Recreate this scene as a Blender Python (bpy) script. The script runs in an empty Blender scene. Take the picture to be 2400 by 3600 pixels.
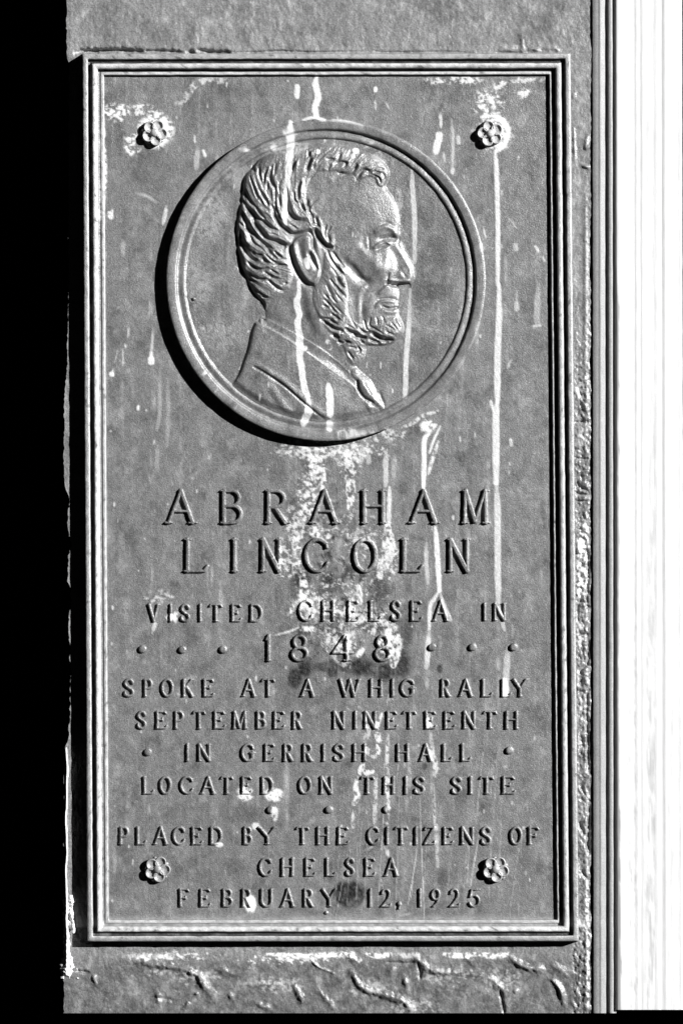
import bpy, math, random
import numpy as np
from mathutils import Vector

# ------------------------------------------------------------------ camera, sky, sun, exposure
# One "unit" of the measurements below is 0.35 mm; x runs right, y runs down, h is height off the plaque panel.
K = 0.00035
D = 3.4                      # camera distance to the plaque panel, metres
EYE = 1.60                   # height of the picture centre above the pavement
sc = bpy.context.scene
COL = sc.collection

cam_d = bpy.data.cameras.new("camera")
cam = bpy.data.objects.new("camera", cam_d)
COL.objects.link(cam)
cam.location = (0, -D, EYE)
cam.rotation_euler = (math.radians(90), 0, 0)
cam_d.sensor_fit = 'VERTICAL'
cam_d.sensor_height = 36.0
cam_d.lens = 36.0 * D / (3600 * K)
cam_d.clip_start = 0.05
cam_d.clip_end = 200
sc.camera = cam

SUN_DIR = Vector((1.45, -1.0, 0.68)).normalized()
SUN_EL = math.asin(SUN_DIR.z)
SUN_ROT = math.atan2(SUN_DIR.x, SUN_DIR.y)
world = bpy.data.worlds.new("World")
sc.world = world
world.use_nodes = True
nt = world.node_tree
for n in list(nt.nodes):
    nt.nodes.remove(n)
sky = nt.nodes.new('ShaderNodeTexSky')
sky.sky_type = 'NISHITA'
sky.sun_disc = False
sky.sun_elevation = SUN_EL
sky.sun_rotation = SUN_ROT
sky.air_density = 0.05
sky.dust_density = 0.0
sky.ozone_density = 1.0
sky.altitude = 20000
bw = nt.nodes.new('ShaderNodeRGBToBW')          # the photograph is monochrome
bg = nt.nodes.new('ShaderNodeBackground')
bg.inputs['Strength'].default_value = 0.05
wo = nt.nodes.new('ShaderNodeOutputWorld')
nt.links.new(sky.outputs[0], bw.inputs[0])
nt.links.new(bw.outputs[0], bg.inputs[0])
nt.links.new(bg.outputs[0], wo.inputs[0])

sun_d = bpy.data.lights.new("sun", 'SUN')
sun_d.energy = 5.0
sun_d.angle = math.radians(0.5)
sun_d.color = (1, 1, 1)
sun = bpy.data.objects.new("sun", sun_d)
COL.objects.link(sun)
sun.rotation_euler = SUN_DIR.to_track_quat('Z', 'Y').to_euler()
sun.location = (3, -3, 4)

sc.view_settings.view_transform = 'Standard'
sc.view_settings.look = 'None'
sc.view_settings.exposure = 1.12
sc.view_settings.gamma = 1.0
sc.view_settings.use_curve_mapping = False

random.seed(4)
rng = np.random.RandomState(7)

# ------------------------------------------------------------------ helpers
def pos(x, y, h):
    s = 1.0 - h * K / D
    return np.stack([(x - 1200) * K * s, -h * K + 0 * x, EYE + (1800 - y) * K * s], -1)

def hash2(ix, iy, seed):
    n = (ix.astype(np.int64) * 374761393 + iy.astype(np.int64) * 668265263 + seed * 974711) & 0x7fffffff
    n = ((n ^ (n >> 13)) * 1274126177) & 0x7fffffff
    n = n ^ (n >> 16)
    return (n & 0xffff) / 65535.0 * 2 - 1

def vnoise(X, Y, sx, sy, seed):
    x = X / sx; y = Y / sy
    ix = np.floor(x); iy = np.floor(y)
    fx = x - ix; fy = y - iy
    fx = fx * fx * (3 - 2 * fx); fy = fy * fy * (3 - 2 * fy)
    a = hash2(ix, iy, seed); b = hash2(ix + 1, iy, seed)
    c = hash2(ix, iy + 1, seed); d = hash2(ix + 1, iy + 1, seed)
    return (a * (1 - fx) + b * fx) * (1 - fy) + (c * (1 - fx) + d * fx) * fy

def gnoise(X, Y, sx, sy, seed):
    c, s_ = math.cos(.6), math.sin(.6)
    x0 = X / sx; y0 = Y / sy
    x = c * x0 - s_ * y0 + seed * 3.17; y = s_ * x0 + c * y0 - seed * 1.71
    if max(sx, sy) > 2.2 * min(sx, sy):
        x, y = x0 + seed * 3.17, y0 - seed * 1.71        # keep stretched grain upright
    ix = np.floor(x); iy = np.floor(y)
    fx = x - ix; fy = y - iy
    ux = fx ** 3 * (fx * (fx * 6 - 15) + 10); uy = fy ** 3 * (fy * (fy * 6 - 15) + 10)
    def g(i, j, dx, dy):
        a = hash2(i, j, seed) * math.pi
        return np.cos(a) * dx + np.sin(a) * dy
    a = g(ix, iy, fx, fy); b = g(ix + 1, iy, fx - 1, fy)
    c_ = g(ix, iy + 1, fx, fy - 1); d = g(ix + 1, iy + 1, fx - 1, fy - 1)
    return 1.55 * ((a * (1 - ux) + b * ux) * (1 - uy) + (c_ * (1 - ux) + d * ux) * uy)

def fbm(X, Y, sx, sy, seed, octaves=4, gain=0.55):
    t = 0; amp = 1; tot = 0
    for i in range(octaves):
        t = t + amp * gnoise(X + 13.7 * i, Y - 7.1 * i, sx / 2 ** i, sy / 2 ** i, seed + 31 * i)
        tot += amp
        amp *= gain
    return t / tot

def smooth(a, b, t):
    t = np.clip((t - a) / (b - a), 0, 1)
    return t * t * (3 - 2 * t)

def catmull(pts, closed=False, n=6):
    p = [np.array(q, float) for q in pts]
    if len(p) < 3:
        return np.array(p)
    out = []
    m = len(p)
    for i in range(m if closed else m - 1):
        if closed:
            a, b, c, d = p[(i - 1) % m], p[i], p[(i + 1) % m], p[(i + 2) % m]
        else:
            b, c = p[i], p[i + 1]
            a = p[i - 1] if i > 0 else 2 * b - c
            d = p[i + 2] if i + 2 < m else 2 * c - b
        for k in range(n):
            t = k / n
            out.append(0.5 * (2 * b + (c - a) * t + (2 * a - 5 * b + 4 * c - d) * t * t + (3 * b - 3 * c + d - a) * t ** 3))
    if not closed:
        out.append(p[-1])
    return np.array(out)

class Field:
    """a rectangular sheet of samples; x right, y down"""
    def __init__(self, x0, y0, x1, y1, step):
        self.x0, self.y0, self.step = x0, y0, step
        self.nx = int(round((x1 - x0) / step)) + 1
        self.ny = int(round((y1 - y0) / step)) + 1
        self.X, self.Y = np.meshgrid(x0 + np.arange(self.nx) * step, y0 + np.arange(self.ny) * step)
    def window(self, pts, pad):
        p = np.asarray(pts)
        i0 = max(0, int((p[:, 0].min() - pad - self.x0) / self.step))
        i1 = min(self.nx, int((p[:, 0].max() + pad - self.x0) / self.step) + 2)
        j0 = max(0, int((p[:, 1].min() - pad - self.y0) / self.step))
        j1 = min(self.ny, int((p[:, 1].max() + pad - self.y0) / self.step) + 2)
        if i1 <= i0 or j1 <= j0:
            return None
        return slice(j0, j1), slice(i0, i1)
    def seg_dist(self, pts, w, radii=None):
        """distance to a polyline (minus a varying radius when given), and position along it 0..1"""
        X = self.X[w]; Y = self.Y[w]
        best = np.full(X.shape, 1e9); along = np.zeros(X.shape)
        n = len(pts) - 1
        if n == 0:
            d = np.hypot(X - pts[0][0], Y - pts[0][1])
            return d - (radii[0] if radii is not None else 0), along
        for i in range(n):
            ax, ay = pts[i]; bx, by = pts[i + 1]
            dx, dy = bx - ax, by - ay
            L = dx * dx + dy * dy + 1e-9
            t = np.clip(((X - ax) * dx + (Y - ay) * dy) / L, 0, 1)
            d = np.hypot(X - ax - t * dx, Y - ay - t * dy)
            if radii is not None:
                d = d - (radii[i] * (1 - t) + radii[i + 1] * t)
            m = d < best
            best = np.where(m, d, best)
            along = np.where(m, (i + t) / n, along)
        return best, along
    def inside(self, pts):
        X, Y = self.X, self.Y
        c = np.zeros(X.shape, bool)
        n = len(pts)
        for i in range(n):
            ax, ay = pts[i]; bx, by = pts[(i + 1) % n]
            if ay == by:
                continue
            m = (ay > Y) != (by > Y)
            c ^= m & (X < (bx - ax) * (Y - ay) / (by - ay) + ax)
        return c
    def signed(self, pts):
        """positive inside the closed outline"""
        w = (slice(0, self.ny), slice(0, self.nx))
        q = [tuple(p) for p in pts] + [tuple(pts[0])]
        d, _ = self.seg_dist(q, w)
        return np.where(self.inside(pts), d, -d)

def make_mesh(name, V, F, mat, parent=None, attrs=None, normals=None, smooth_shade=True):
    me = bpy.data.meshes.new(name)
    V = np.asarray(V, np.float32); F = np.asarray(F, np.int32)
    nf, k = F.shape
    me.vertices.add(len(V)); me.vertices.foreach_set('co', V.ravel())
    me.loops.add(nf * k); me.loops.foreach_set('vertex_index', F.ravel())
    me.polygons.add(nf)
    me.polygons.foreach_set('loop_start', np.arange(nf, dtype=np.int32) * k)
    me.polygons.foreach_set('loop_total', np.full(nf, k, np.int32))
    me.update(calc_edges=True)
    me.validate()
    me.polygons.foreach_set('use_smooth', np.full(len(me.polygons), smooth_shade))
    if attrs:
        for an, av in attrs.items():
            a = me.attributes.new(an, 'FLOAT', 'POINT')
            a.data.foreach_set('value', np.asarray(av, np.float32).ravel())
    if normals is not None:
        me.normals_split_custom_set_from_vertices([tuple(n) for n in normals])
    me.materials.append(mat)
    o = bpy.data.objects.new(name, me)
    COL.objects.link(o)
    if parent:
        o.parent = parent
    return o

def sheet_faces(nx, ny, keep=None):
    i, j = np.meshgrid(np.arange(nx - 1), np.arange(ny - 1))
    a = j * nx + i
    F = np.stack([a, a + nx, a + nx + 1, a + 1], -1)      # seen from -Y the front is towards the camera
    if keep is not None:
        F = F[keep]
    else:
        F = F.reshape(-1, 4)
    return F.reshape(-1, 4)

def compact(V, F, arrays):
    used = np.zeros(len(V), bool); used[F.ravel()] = True
    idx = np.cumsum(used) - 1
    return V[used], idx[F], [a[used] for a in arrays]

def relief(name, fld, Hgt, mat, parent=None, keep_v=None, keep_f=None, shared_normals=False):
    """a sheet of real height over the field; keep_v / keep_f choose which part of it exists"""
    V = pos(fld.X.ravel(), fld.Y.ravel(), Hgt.ravel())
    kf = None
    if keep_f is not None:
        kf = keep_f
    elif keep_v is not None:
        k = keep_v
        kf = k[:-1, :-1] | k[1:, :-1] | k[:-1, 1:] | k[1:, 1:]
    F = sheet_faces(fld.nx, fld.ny, kf)
    pale, dark = stains_at(fld.X, fld.Y)
    arrs = [pale.ravel(), dark.ravel()]
    nr = None
    if shared_normals:
        gy, gx = np.gradient(Hgt, fld.step)
        N = np.stack([-gx.ravel(), -np.ones(gx.size), gy.ravel()], -1)
        N /= np.linalg.norm(N, axis=1, keepdims=True)
        arrs.append(N)
    V, F, arrs = compact(V, F, arrs)
    if shared_normals:
        nr = arrs[2]
    return make_mesh(name, V, F, mat, parent, {'pale': arrs[0], 'dark': arrs[1]}, nr)

def thing(name, label, cat, loc=(0, 0, 0)):
    o = bpy.data.objects.new(name, None)
    o.empty_display_size = 0.05
    COL.objects.link(o)
    o.location = loc
    o['label'] = label; o['category'] = cat; o['kind'] = 'thing'
    return o

def tag(o, label, cat):
    o['label'] = label; o['category'] = cat; o['kind'] = 'thing'
    return o

# ------------------------------------------------------------------ weather stains (their own shapes: drips, crust, droppings, blotches)
ST = Field(200, 0, 2120, 3600, 2.0)
PALE = np.zeros(ST.X.shape); DARK = np.zeros(ST.X.shape)
_n1 = 1.2 * fbm(ST.X, ST.Y, 24, 24, 3, 4, .65)
_n2 = fbm(ST.X, ST.Y, 60, 60, 9, 4)
_n3 = fbm(ST.X, ST.Y, 10, 14, 5, 3)
def crop(ox, oy, s):
    return lambda pts: [(ox + s * a, oy + s * b) for a, b in pts]
cA = crop(960, 1500, .4337); cB = crop(1100, 2420, .3827); cC = crop(340, 240, .4209)
cD = crop(1300, 240, .4209); cE = crop(340, 1000, .2976); cF = crop(1400, 1000, .3571)
c2 = crop(780, 460, .4592); c6 = crop(780, 1080, .3954)

def drip(pts, w, v, rough=0.35, soft=2.0, mottled=0.0):
    """a run of pale deposit: w = width, v = strength"""
    pts = catmull(pts, n=4) if len(pts) > 2 else np.array(pts, float)
    win = ST.window(pts, w + 14)
    if win is None:
        return
    d, t = ST.seg_dist(pts, win)
    L = np.sum(np.linalg.norm(np.diff(np.asarray(pts, float), axis=0), axis=1)) if len(pts) > 1 else 0
    e = 1 - smooth(0, .3, t) * (1 - .5 * smooth(.8, 1, t)) if L > 2.5 * w else 0
    d = d + rough * w * 0.55 * _n1[win] + 1.7 * _n3[win] + .22 * w * e
    m = (1 - smooth(w / 2 - soft, w / 2 + soft, d)) * (1 - .45 * e * (v < .8))
    if mottled:
        m = m * smooth(-0.12, 0.22, _n1[win] + 0.5 * _n3[win] + 0.25 * (1 - mottled))
    m = m * v * (0.86 + 0.25 * _n1[win])
    PALE[win] = np.maximum(PALE[win], m)

def patch(cx, cy, rx, ry, v, thr=0.0, seed=0):
    """broken crust of pale deposit inside an ellipse"""
    win = ST.window([(cx, cy)], max(rx, ry) * 1.5)
    if win is None:
        return
    X, Y = ST.X[win], ST.Y[win]
    r = np.hypot((X - cx) / rx, (Y - cy) / ry)
    n = 1.25 * fbm(X, Y, 22, 18, 40 + seed, 5, .72)
    m = smooth(thr, thr + 0.22, n + 0.35 * (0.75 - r)) * (1 - smooth(.75, 1.25, r + 0.25 * _n2[win]))
    PALE[win] = np.maximum(PALE[win], m * v)

def blot(cx, cy, rx, ry, v, edge=0.3, seed=0):
    """dark blotch"""
    win = ST.window([(cx, cy)], max(rx, ry) * 1.7)
    if win is None:
        return
    X, Y = ST.X[win], ST.Y[win]
    r = np.hypot((X - cx) / rx, (Y - cy) / ry) + 0.16 * _n1[win] + 0.2 * _n2[win]
    m = (1 - smooth(1 - edge, 1 + edge, r)) * v * (.9 + .3 * fbm(X, Y, 17, 15, 141, 4, .7))
    DARK[win] = np.maximum(DARK[win], m)

# top and medallion runs
drip([(1113, 266), (1108, 300), (1118, 340), (1106, 380), (1112, 412)], 22, .95)
drip([(1062, 422), (1100, 414), (1142, 422)], 10, .9)
drip([(1150, 423), (1210, 425), (1280, 444)], 8, .6)
drip([(1044, 304), (1043, 340)], 17, .95)
drip([(1020, 432), (1022, 500), (1018, 560)], 27, .95)
drip(c2([(515, 0), (515, 120), (510, 260), (500, 420), (480, 600), (480, 720)]), 22, .8)
drip(c2([(585, 1160), (592, 1250), (570, 1310), (592, 1400), (580, 1480), (592, 1560), (605, 1650), (600, 1740)]), 22, .95)
drip(c6([(690, 180), (682, 270), (690, 350), (688, 430), (710, 560), (735, 720), (765, 790)]), 23, .95)
drip(c6([(768, 820), (768, 930), (735, 1010), (725, 1040)]), 27, 1.0)
drip(c6([(720, 355), (745, 365)]), 14, .9)
drip(c6([(948, 690), (960, 800), (965, 960)]), 26, 1.0)
drip(c6([(955, 1030), (955, 1080)]), 22, .9)
drip(c6([(940, 310), (955, 360)]), 20, .7, mottled=.8)
drip(cF([(115, 50), (100, 450), (75, 750), (70, 1000), (60, 1110)]), 18, .7)
drip(cD([(350, 820), (355, 1000), (372, 1250), (372, 1620)]), 17, .62)
drip([(1280, 520), (1310, 500)], 12, .4)
for q in [(1015, 470, 26, 12), (860, 527, 20, 8), (964, 520, 14, 9), (1250, 530, 12, 10), (1117, 533, 9, 9), (1240, 548, 8, 10)]:
    patch(q[0], q[1], q[2], q[3], .8, -.3)
# rosettes
patch(*cC([(490, 520)])[0], 62, 62, 1.0, -.25, 1)
patch(*cC([(170, 370)])[0], 52, 34, .95, -.02, 2)
patch(*cC([(300, 640)])[0], 32, 42, .9, -.02, 3)
patch(*cC([(360, 350)])[0], 60, 22, .8, .02, 4)
drip(cC([(640, 300), (720, 270), (830, 130), (960, 105), (1090, 105)]), 26, .55, mottled=.7)
drip(cC([(50, 390), (58, 700), (62, 950), (30, 1250)]), 22, .8, mottled=.6)
patch(*cC([(120, 1220)])[0], 12, 18, .8, -.2)
drip(cC([(815, 560), (820, 620)]), 6, .8); drip(cC([(890, 690), (905, 730)]), 10, .95)
drip(cC([(845, 660), (830, 830)]), 18, .42); drip(cC([(582, 1150), (570, 1220), (555, 1300)]), 13, .65)
drip(cC([(330, 1045), (420, 1070), (500, 1120)]), 12, .32); drip(cC([(220, 1440), (220, 1560)]), 16, .3)
patch(*cD([(1030, 540)])[0], 62, 64, .95, -.16, 5)
drip(cD([(930, 410), (1040, 400), (1120, 450), (1150, 540), (1110, 650), (1050, 690)]), 16, 1.0, rough=.6)
patch(*cD([(980, 290)])[0], 62, 52, .85, .03, 6)
patch(*cD([(1085, 140)])[0], 26, 24, .75, .0, 7)
patch(*cD([(1270, 210)])[0], 30, 18, .75, -.1, 8)
patch(*cD([(780, 105)])[0], 70, 16, .8, -.05, 9)
patch(*cD([(530, 105)])[0], 40, 14, .7, -.02, 10)
patch(*cD([(1290, 100)])[0], 70, 12, .6, .0, 11)
drip(cD([(585, 370), (590, 490)]), 11, .75); drip(cD([(575, 560), (550, 690)]), 24, .9); drip(cD([(610, 700), (622, 780)]), 8, .55)
drip(cD([(680, 430), (690, 620), (685, 830)]), 11, .45); drip(cD([(735, 580), (735, 620)]), 15, .55); drip(cD([(688, 850), (688, 870)]), 15, .6)
drip(cD([(42, 170), (44, 185)]), 14, .95); drip(cD([(40, 270), (46, 340)]), 7, .6); drip(cD([(130, 280), (155, 335)]), 5, .6)
drip(cD([(945, 1330), (965, 1420)]), 6, .75); drip(cD([(1145, 1240), (1225, 1340)]), 4, .5); drip(cD([(1213, 1480), (1218, 1510)]), 18, .4)
drip(cD([(925, 1470), (930, 1520)]), 9, .95); drip(cD([(1380, 1490), (1400, 1530)]), 10, .6); drip(cD([(1440, 1580), (1455, 1610)]), 8, .6)
# long run under the upper right rosette
drip(cD([(1042, 690), (1050, 800), (1058, 1000), (1066, 1400), (1063, 1806)]), 16, .85, rough=.12)
drip(cF([(985, 0), (987, 300), (975, 600), (970, 900), (970, 1170)]), 22, .8, rough=.12)
drip(cF([(970, 1150), (955, 1280), (956, 1500), (958, 1960)]), 24, .85, rough=.12)
drip(cF([(903, 1150), (930, 1240)]), 11, .8)
drip([(1742, 1690), (1747, 1800), (1748, 2000), (1750, 2115)], 22, .72, rough=.15)
drip([(1752, 2115), (1765, 2190), (1772, 2215)], 14, .5)
drip([(1784, 2280), (1780, 2340), (1775, 2420)], 22, .5); drip([(1772, 2395), (1775, 2440)], 26, .95)
drip(cF([(1160, 60), (1162, 180)]), 7, .3); drip(cF([(1160, 190), (1160, 240)]), 18, .45)
drip(cF([(1375, 0), (1360, 250), (1360, 400)]), 22, .32); drip(cF([(1330, 410), (1390, 405)]), 9, .6)
drip(cF([(1105, 740), (1070, 820)]), 9, .45); drip(cF([(1100, 1530), (1110, 1580)]), 12, .6)
# under the medallion
drip(cF([(0, 1425), (130, 1370), (230, 1300), (390, 1245)]), 14, .75, mottled=.7)
patch(*cF([(290, 1400)])[0], 30, 24, .95, -.2, 12)
drip(cA([(1260, 60), (1222, 110), (1220, 300), (1215, 490)]), 17, .98, rough=.15)
drip(cA([(1350, 0), (1295, 120), (1265, 210)]), 9, .9); drip(cA([(1335, 120), (1290, 260), (1255, 380)]), 14, .8, mottled=.5)
drip(cA([(1310, 820), (1322, 930), (1330, 1100), (1345, 1330)]), 18, .95, rough=.25)
drip(cA([(1345, 1330), (1300, 1400), (1268, 1460), (1262, 1640)]), 14, .8); drip(cA([(1345, 1340), (1380, 1440), (1440, 1570)]), 12, .6)
drip(cA([(1260, 1650), (1252, 1800), (1240, 1950)]), 19, .75); drip(cA([(1240, 2020), (1245, 2120)]), 14, .3)
drip(cA([(1240, 940), (1238, 1090), (1250, 1270)]), 15, .55)
drip(cA([(912, 200), (908, 480)]), 18, .6); drip(cA([(940, 490), (937, 790)]), 15, .8); drip(cA([(980, 230), (975, 400)]), 20, .3)
drip(cA([(720, 150), (712, 290)]), 17, .5); drip(cA([(768, 240), (772, 290)]), 18, .4)
drip(cA([(925, 810), (935, 950), (905, 1080), (870, 1200)]), 46, .95, mottled=.55)
drip(cA([(940, 1130), (985, 960)]), 10, .5)
drip(cA([(690, 1295), (702, 1430)]), 22, .98)
drip(cA([(250, 190), (330, 260), (375, 380), (385, 480)]), 46, 1.0, mottled=1.0)
drip(cA([(660, 170), (600, 230), (605, 330), (625, 450), (625, 660)]), 36, .95, mottled=.9)
drip(cA([(330, 850), (430, 870)]), 40, .95, mottled=.6)
drip(cA([(270, 640), (205, 800), (200, 1000), (190, 1190)]), 44, .9, mottled=1.0)
drip(cA([(240, 1180), (240, 1370), (140, 1520)]), 32, .95, mottled=.7)
drip(cA([(270, 1440), (300, 1500)]), 46, .9, mottled=.5); drip(cA([(200, 1640), (330, 1640)]), 22, .85, mottled=.6)
drip(cA([(20, 1690), (130, 1660), (200, 1630)]), 7, .8)
drip(cA([(640, 1370), (640, 1520)]), 40, .7, mottled=.8); drip(cA([(820, 1480), (800, 1700)]), 26, .75, mottled=.7)
drip(cA([(920, 1600), (930, 1680)]), 22, .85, mottled=.4); drip(cA([(1010, 1700), (1000, 1790), (975, 1930)]), 34, .95, mottled=.6)
drip(cA([(600, 1640), (610, 1850)]), 26, .75, mottled=.7); drip(cA([(690, 1850), (720, 1810)]), 20, .9, mottled=.3)
drip(cA([(450, 1650), (440, 1740)]), 22, .6, mottled=.7); drip(cA([(520, 1880), (600, 1930)]), 34, .5, mottled=.8)
patch(*cA([(620, 1300)])[0], 200, 220, .5, .3, 13)
patch(*cA([(520, 1500)])[0], 190, 150, .7, .24, 14)
patch(*cA([(560, 760)])[0], 230, 170, .5, .34, 15)
patch(*cA([(800, 60)])[0], 150, 26, .6, .05, 16); patch(*cA([(200, 180)])[0], 90, 40, .6, .1, 17)
for q in [(480, 1240, 34, 26, .75), (580, 1175, 30, 22, .6), (690, 1245, 14, 14, .9), (850, 1330, 30, 40, .6), (255, 1960, 22, 26, .95),
          (480, 1960, 16, 30, .8), (700, 1950, 46, 26, .8), (900, 1985, 40, 26, .8), (1045, 1930, 26, 40, .75), (1085, 1650, 20, 40, .5),
          (230, 1240, 26, 30, .7), (620, 430, 20, 60, .3), (300, 340, 30, 50, .35), (500, 1620, 26, 36, .7), (840, 1600, 60, 24, .5),
          (190, 700, 30, 50, .35), (1350, 1960, 7, 12, .8), (250, 470, 26, 34, .3), (230, 760, 24, 60, .35), (430, 1330, 30, 26, .5)]:
    a = cA([(q[0], q[1])])[0]
    blot(a[0], a[1], q[2] * 1.25, q[3] * 1.25, min(1, q[4] * 1.3), .45)
for q in [(1035, 2385, 26, 40, 1.0), (1150, 2345, 60, 18, .8), (1240, 2345, 60, 22, .9), (1350, 2352, 50, 22, .9), (1400, 2310, 24, 60, .8), (1330, 2205, 30, 16, .7), (1180, 2050, 36, 30, .8),
          (1270, 2030, 16, 20, .8), (1205, 2010, 24, 12, .8), (1070, 2215, 30, 20, .7), (1165, 2205, 22, 26, .8), (1080, 2330, 20, 30, .7), (1040, 2060, 24, 40, .6), (1330, 2090, 16, 40, .5), (1000, 1660, 70, 40, .3), (1420, 2250, 18, 40, .6), (980, 2100, 16, 60, .4)]:
    blot(*q, edge=.4)
patch(1180, 1580, 220, 40, .75, .06, 41); patch(1110, 1640, 40, 60, .85, -.02, 42); patch(1230, 1620, 40, 80, .8, .02, 43); patch(1040, 1840, 40, 90, .7, .06, 44)
patch(1270, 1900, 70, 60, .6, .08, 45); patch(1090, 2120, 60, 60, .75, .02, 46); patch(1280, 2180, 120, 50, .75, .08, 47); patch(1200, 2260, 70, 60, .7, .06, 48); patch(1370, 2260, 40, 70, .85, -.05, 49)
patch(1080, 1740, 40, 90, .8, .02, 50); patch(1000, 1960, 40, 80, .75, .05, 51); patch(1370, 1950, 30, 90, .7, .0, 52)
PALE = np.maximum(PALE, .42 * smooth(3205, 3250, ST.Y + 10 * _n2) * (ST.Y < 3260) * (.7 + .5 * _n1))
_core = np.exp(-((ST.X - 1210) / 210) ** 2 - ((ST.Y - 2190) / 240) ** 2) + .6 * np.exp(-((ST.X - 1120) / 130) ** 2 - ((ST.Y - 1830) / 240) ** 2)
_cn = fbm(ST.X, ST.Y, 46, 60, 181, 6, .76)
DARK = np.maximum(DARK, np.clip(.85 * np.clip(_core * 1.5, 0, 1) * smooth(-.02, .32, _cn), 0, 1))
PALE = PALE * (1 - .75 * np.clip(_core * 1.3, 0, 1) * smooth(.02, .3, _cn))
# lower runs
for p, w, v in [([(595, 300), (585, 400), (605, 500), (590, 600)], 22, .9), ([(690, 420), (680, 560), (678, 720)], 14, .7),
                ([(420, 170), (480, 300), (505, 400), (470, 480)], 20, .55), ([(460, 690), (440, 770), (540, 765)], 24, .9),
                ([(405, 820), (390, 920), (405, 985), (375, 1060)], 20, .95), ([(365, 1130), (365, 1280)], 12, .7),
                ([(580, 790), (570, 1000), (563, 1240)], 16, .6), ([(690, 740), (688, 950), (680, 1240)], 15, .72),
                ([(630, 1400), (650, 1480), (690, 1520)], 13, .6), ([(1078, 420), (1090, 600), (1122, 700), (1115, 800)], 20, .75),
                ([(1108, 880), (1110, 1150), (1130, 1300), (1142, 1640)], 14, .5), ([(1060, 300), (1070, 340)], 24, .95),
                ([(630, 230), (600, 330)], 12, .8), ([(480, 560), (560, 620)], 24, .5), ([(880, 560), (885, 900)], 14, .3),
                ([(490, 1080), (492, 1150)], 8, .5), ([(560, 1450), (470, 1490)], 8, .4), ([(700, 40), (690, 160)], 12, .35),
                ([(340, 200), (300, 170)], 6, .3), ([(620, 1750), (630, 1810)], 6, .5)]:
    drip(cB(p), w, v, mottled=.35)
a = cB([(335, 1890)])[0]; blot(a[0], a[1], 56, 48, 1.05, .22)
a = cB([(1190, 1760)])[0]; blot(a[0], a[1], 18, 40, .5, .5)
a = cB([(1165, 1960)])[0]; blot(a[0], a[1], 20, 30, .4, .5)
a = cB([(1025, 715)])[0]; blot(a[0], a[1], 11, 12, .7, .4)
a = cB([(1550, 1100)])[0]; blot(a[0], a[1], 12, 16, .6, .5)
for q in [(560, 3040, 60, 60, .3), (700, 3060, 60, 40, .3), (820, 3050, 40, 40, .35), (640, 2860, 70, 30, .3), (860, 2860, 70, 30, .35),
          (400, 3100, 30, 60, .25), (1840, 3030, 26, 60, .3), (1780, 2990, 40, 16, .35), (1000, 2430, 30, 60, .3), (700, 370, 60, 40, .4),
          (780, 310, 50, 30, .5), (700, 420, 50, 50, .25), (380, 520, 20, 60, .3), (1560, 300, 120, 26, .35), (1760, 300, 30, 20, .35),
          (1600, 340, 60, 30, .3), (1400, 720, 40, 60, .3), (1560, 800, 60, 120, .22), (1500, 1320, 70, 50, .35), (720, 1080, 60, 60, .18),
          (880, 1600, 120, 40, .3), (1460, 1510, 30, 26, .55), (1000, 1560, 50, 26, .5), (720, 1960, 24, 20, .5), (560, 620, 80, 60, .2),
          (500, 1500, 60, 120, .15), (1320, 1300, 40, 50, .2)]:
    blot(*q, edge=.6)
for q in [(1480, 560, 20, 30, .4), (1450, 640, 26, 40, .55), (1500, 760, 40, 60, .45), (1540, 880, 40, 70, .5), (1500, 1010, 50, 70, .5), (1440, 1320, 30, 40, .5),
          (1480, 1230, 60, 50, .4), (1560, 1010, 26, 60, .4), (1420, 480, 30, 16, .4), (800, 1300, 40, 60, .25), (760, 900, 30, 60, .2), (1260, 640, 60, 40, .2)]:
    blot(*q, edge=.7)
for q in [(740, 760, 60, 90, .3), (700, 1000, 50, 90, .28), (780, 1180, 60, 60, .25), (830, 620, 40, 50, .3), (1010, 520, 90, 26, .5), (1400, 720, 16, 60, .45), (1330, 560, 30, 40, .4), (1440, 1130, 40, 60, .3)]:
    patch(*q[:4], q[4] * .6, -.15, int(q[0]) % 19)
# left side droplets
drip(cE([(668, 530), (655, 680), (648, 800)]), 9, .55); drip(cE([(643, 880), (643, 915)]), 22, 1.0, rough=.1); drip(cE([(645, 810), (643, 890)]), 12, .9, rough=.1)
drip(cE([(255, 760), (215, 930)]), 4, .4); drip(cE([(195, 1000), (182, 1060)]), 6, .6); drip(cE([(180, 1055), (180, 1066)]), 17, 1.0, rough=.1)
drip(cE([(310, 760), (312, 960)]), 5, .6); drip(cE([(290, 930), (335, 925)]), 5, .6); drip(cE([(380, 500), (370, 630)]), 7, .5)
drip(cE([(492, 1440), (490, 1470)]), 10, .95); drip(cE([(745, 980), (742, 1500), (710, 1720)]), 13, .26); drip(cE([(838, 1100), (845, 1500), (830, 1900)]), 16, .2)
drip(cE([(690, 1830), (670, 1890)]), 6, .55); drip(cE([(715, 1900), (715, 2200)]), 14, .2)
# deposit round the letters and specks of it everywhere
for i in range(130):
    x = rng.uniform(380, 1900); y = rng.uniform(280, 3220); l = rng.uniform(0, 22) if i % 3 else rng.uniform(0, 5)
    drip([(x, y), (x + rng.uniform(-2, 2), y + l)], rng.uniform(3, 7), rng.uniform(.3, .9))
patch(880, 3178, 20, 30, .95, -.5, 20); patch(900, 2905, 14, 12, .7, -.3); patch(965, 2795, 34, 24, .9, -.25, 21); patch(860, 2790, 30, 26, .85, -.2, 22)
patch(965, 2860, 14, 26, .7, -.2, 23); patch(610, 2170, 30, 20, .8, -.1, 24); patch(560, 2100, 60, 30, .5, .1, 25); patch(770, 2970, 14, 8, .8, -.3)
drip([(545, 2195), (540, 2212)], 14, .6); drip([(1452, 3210), (1400, 3220)], 8, .3)
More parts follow.
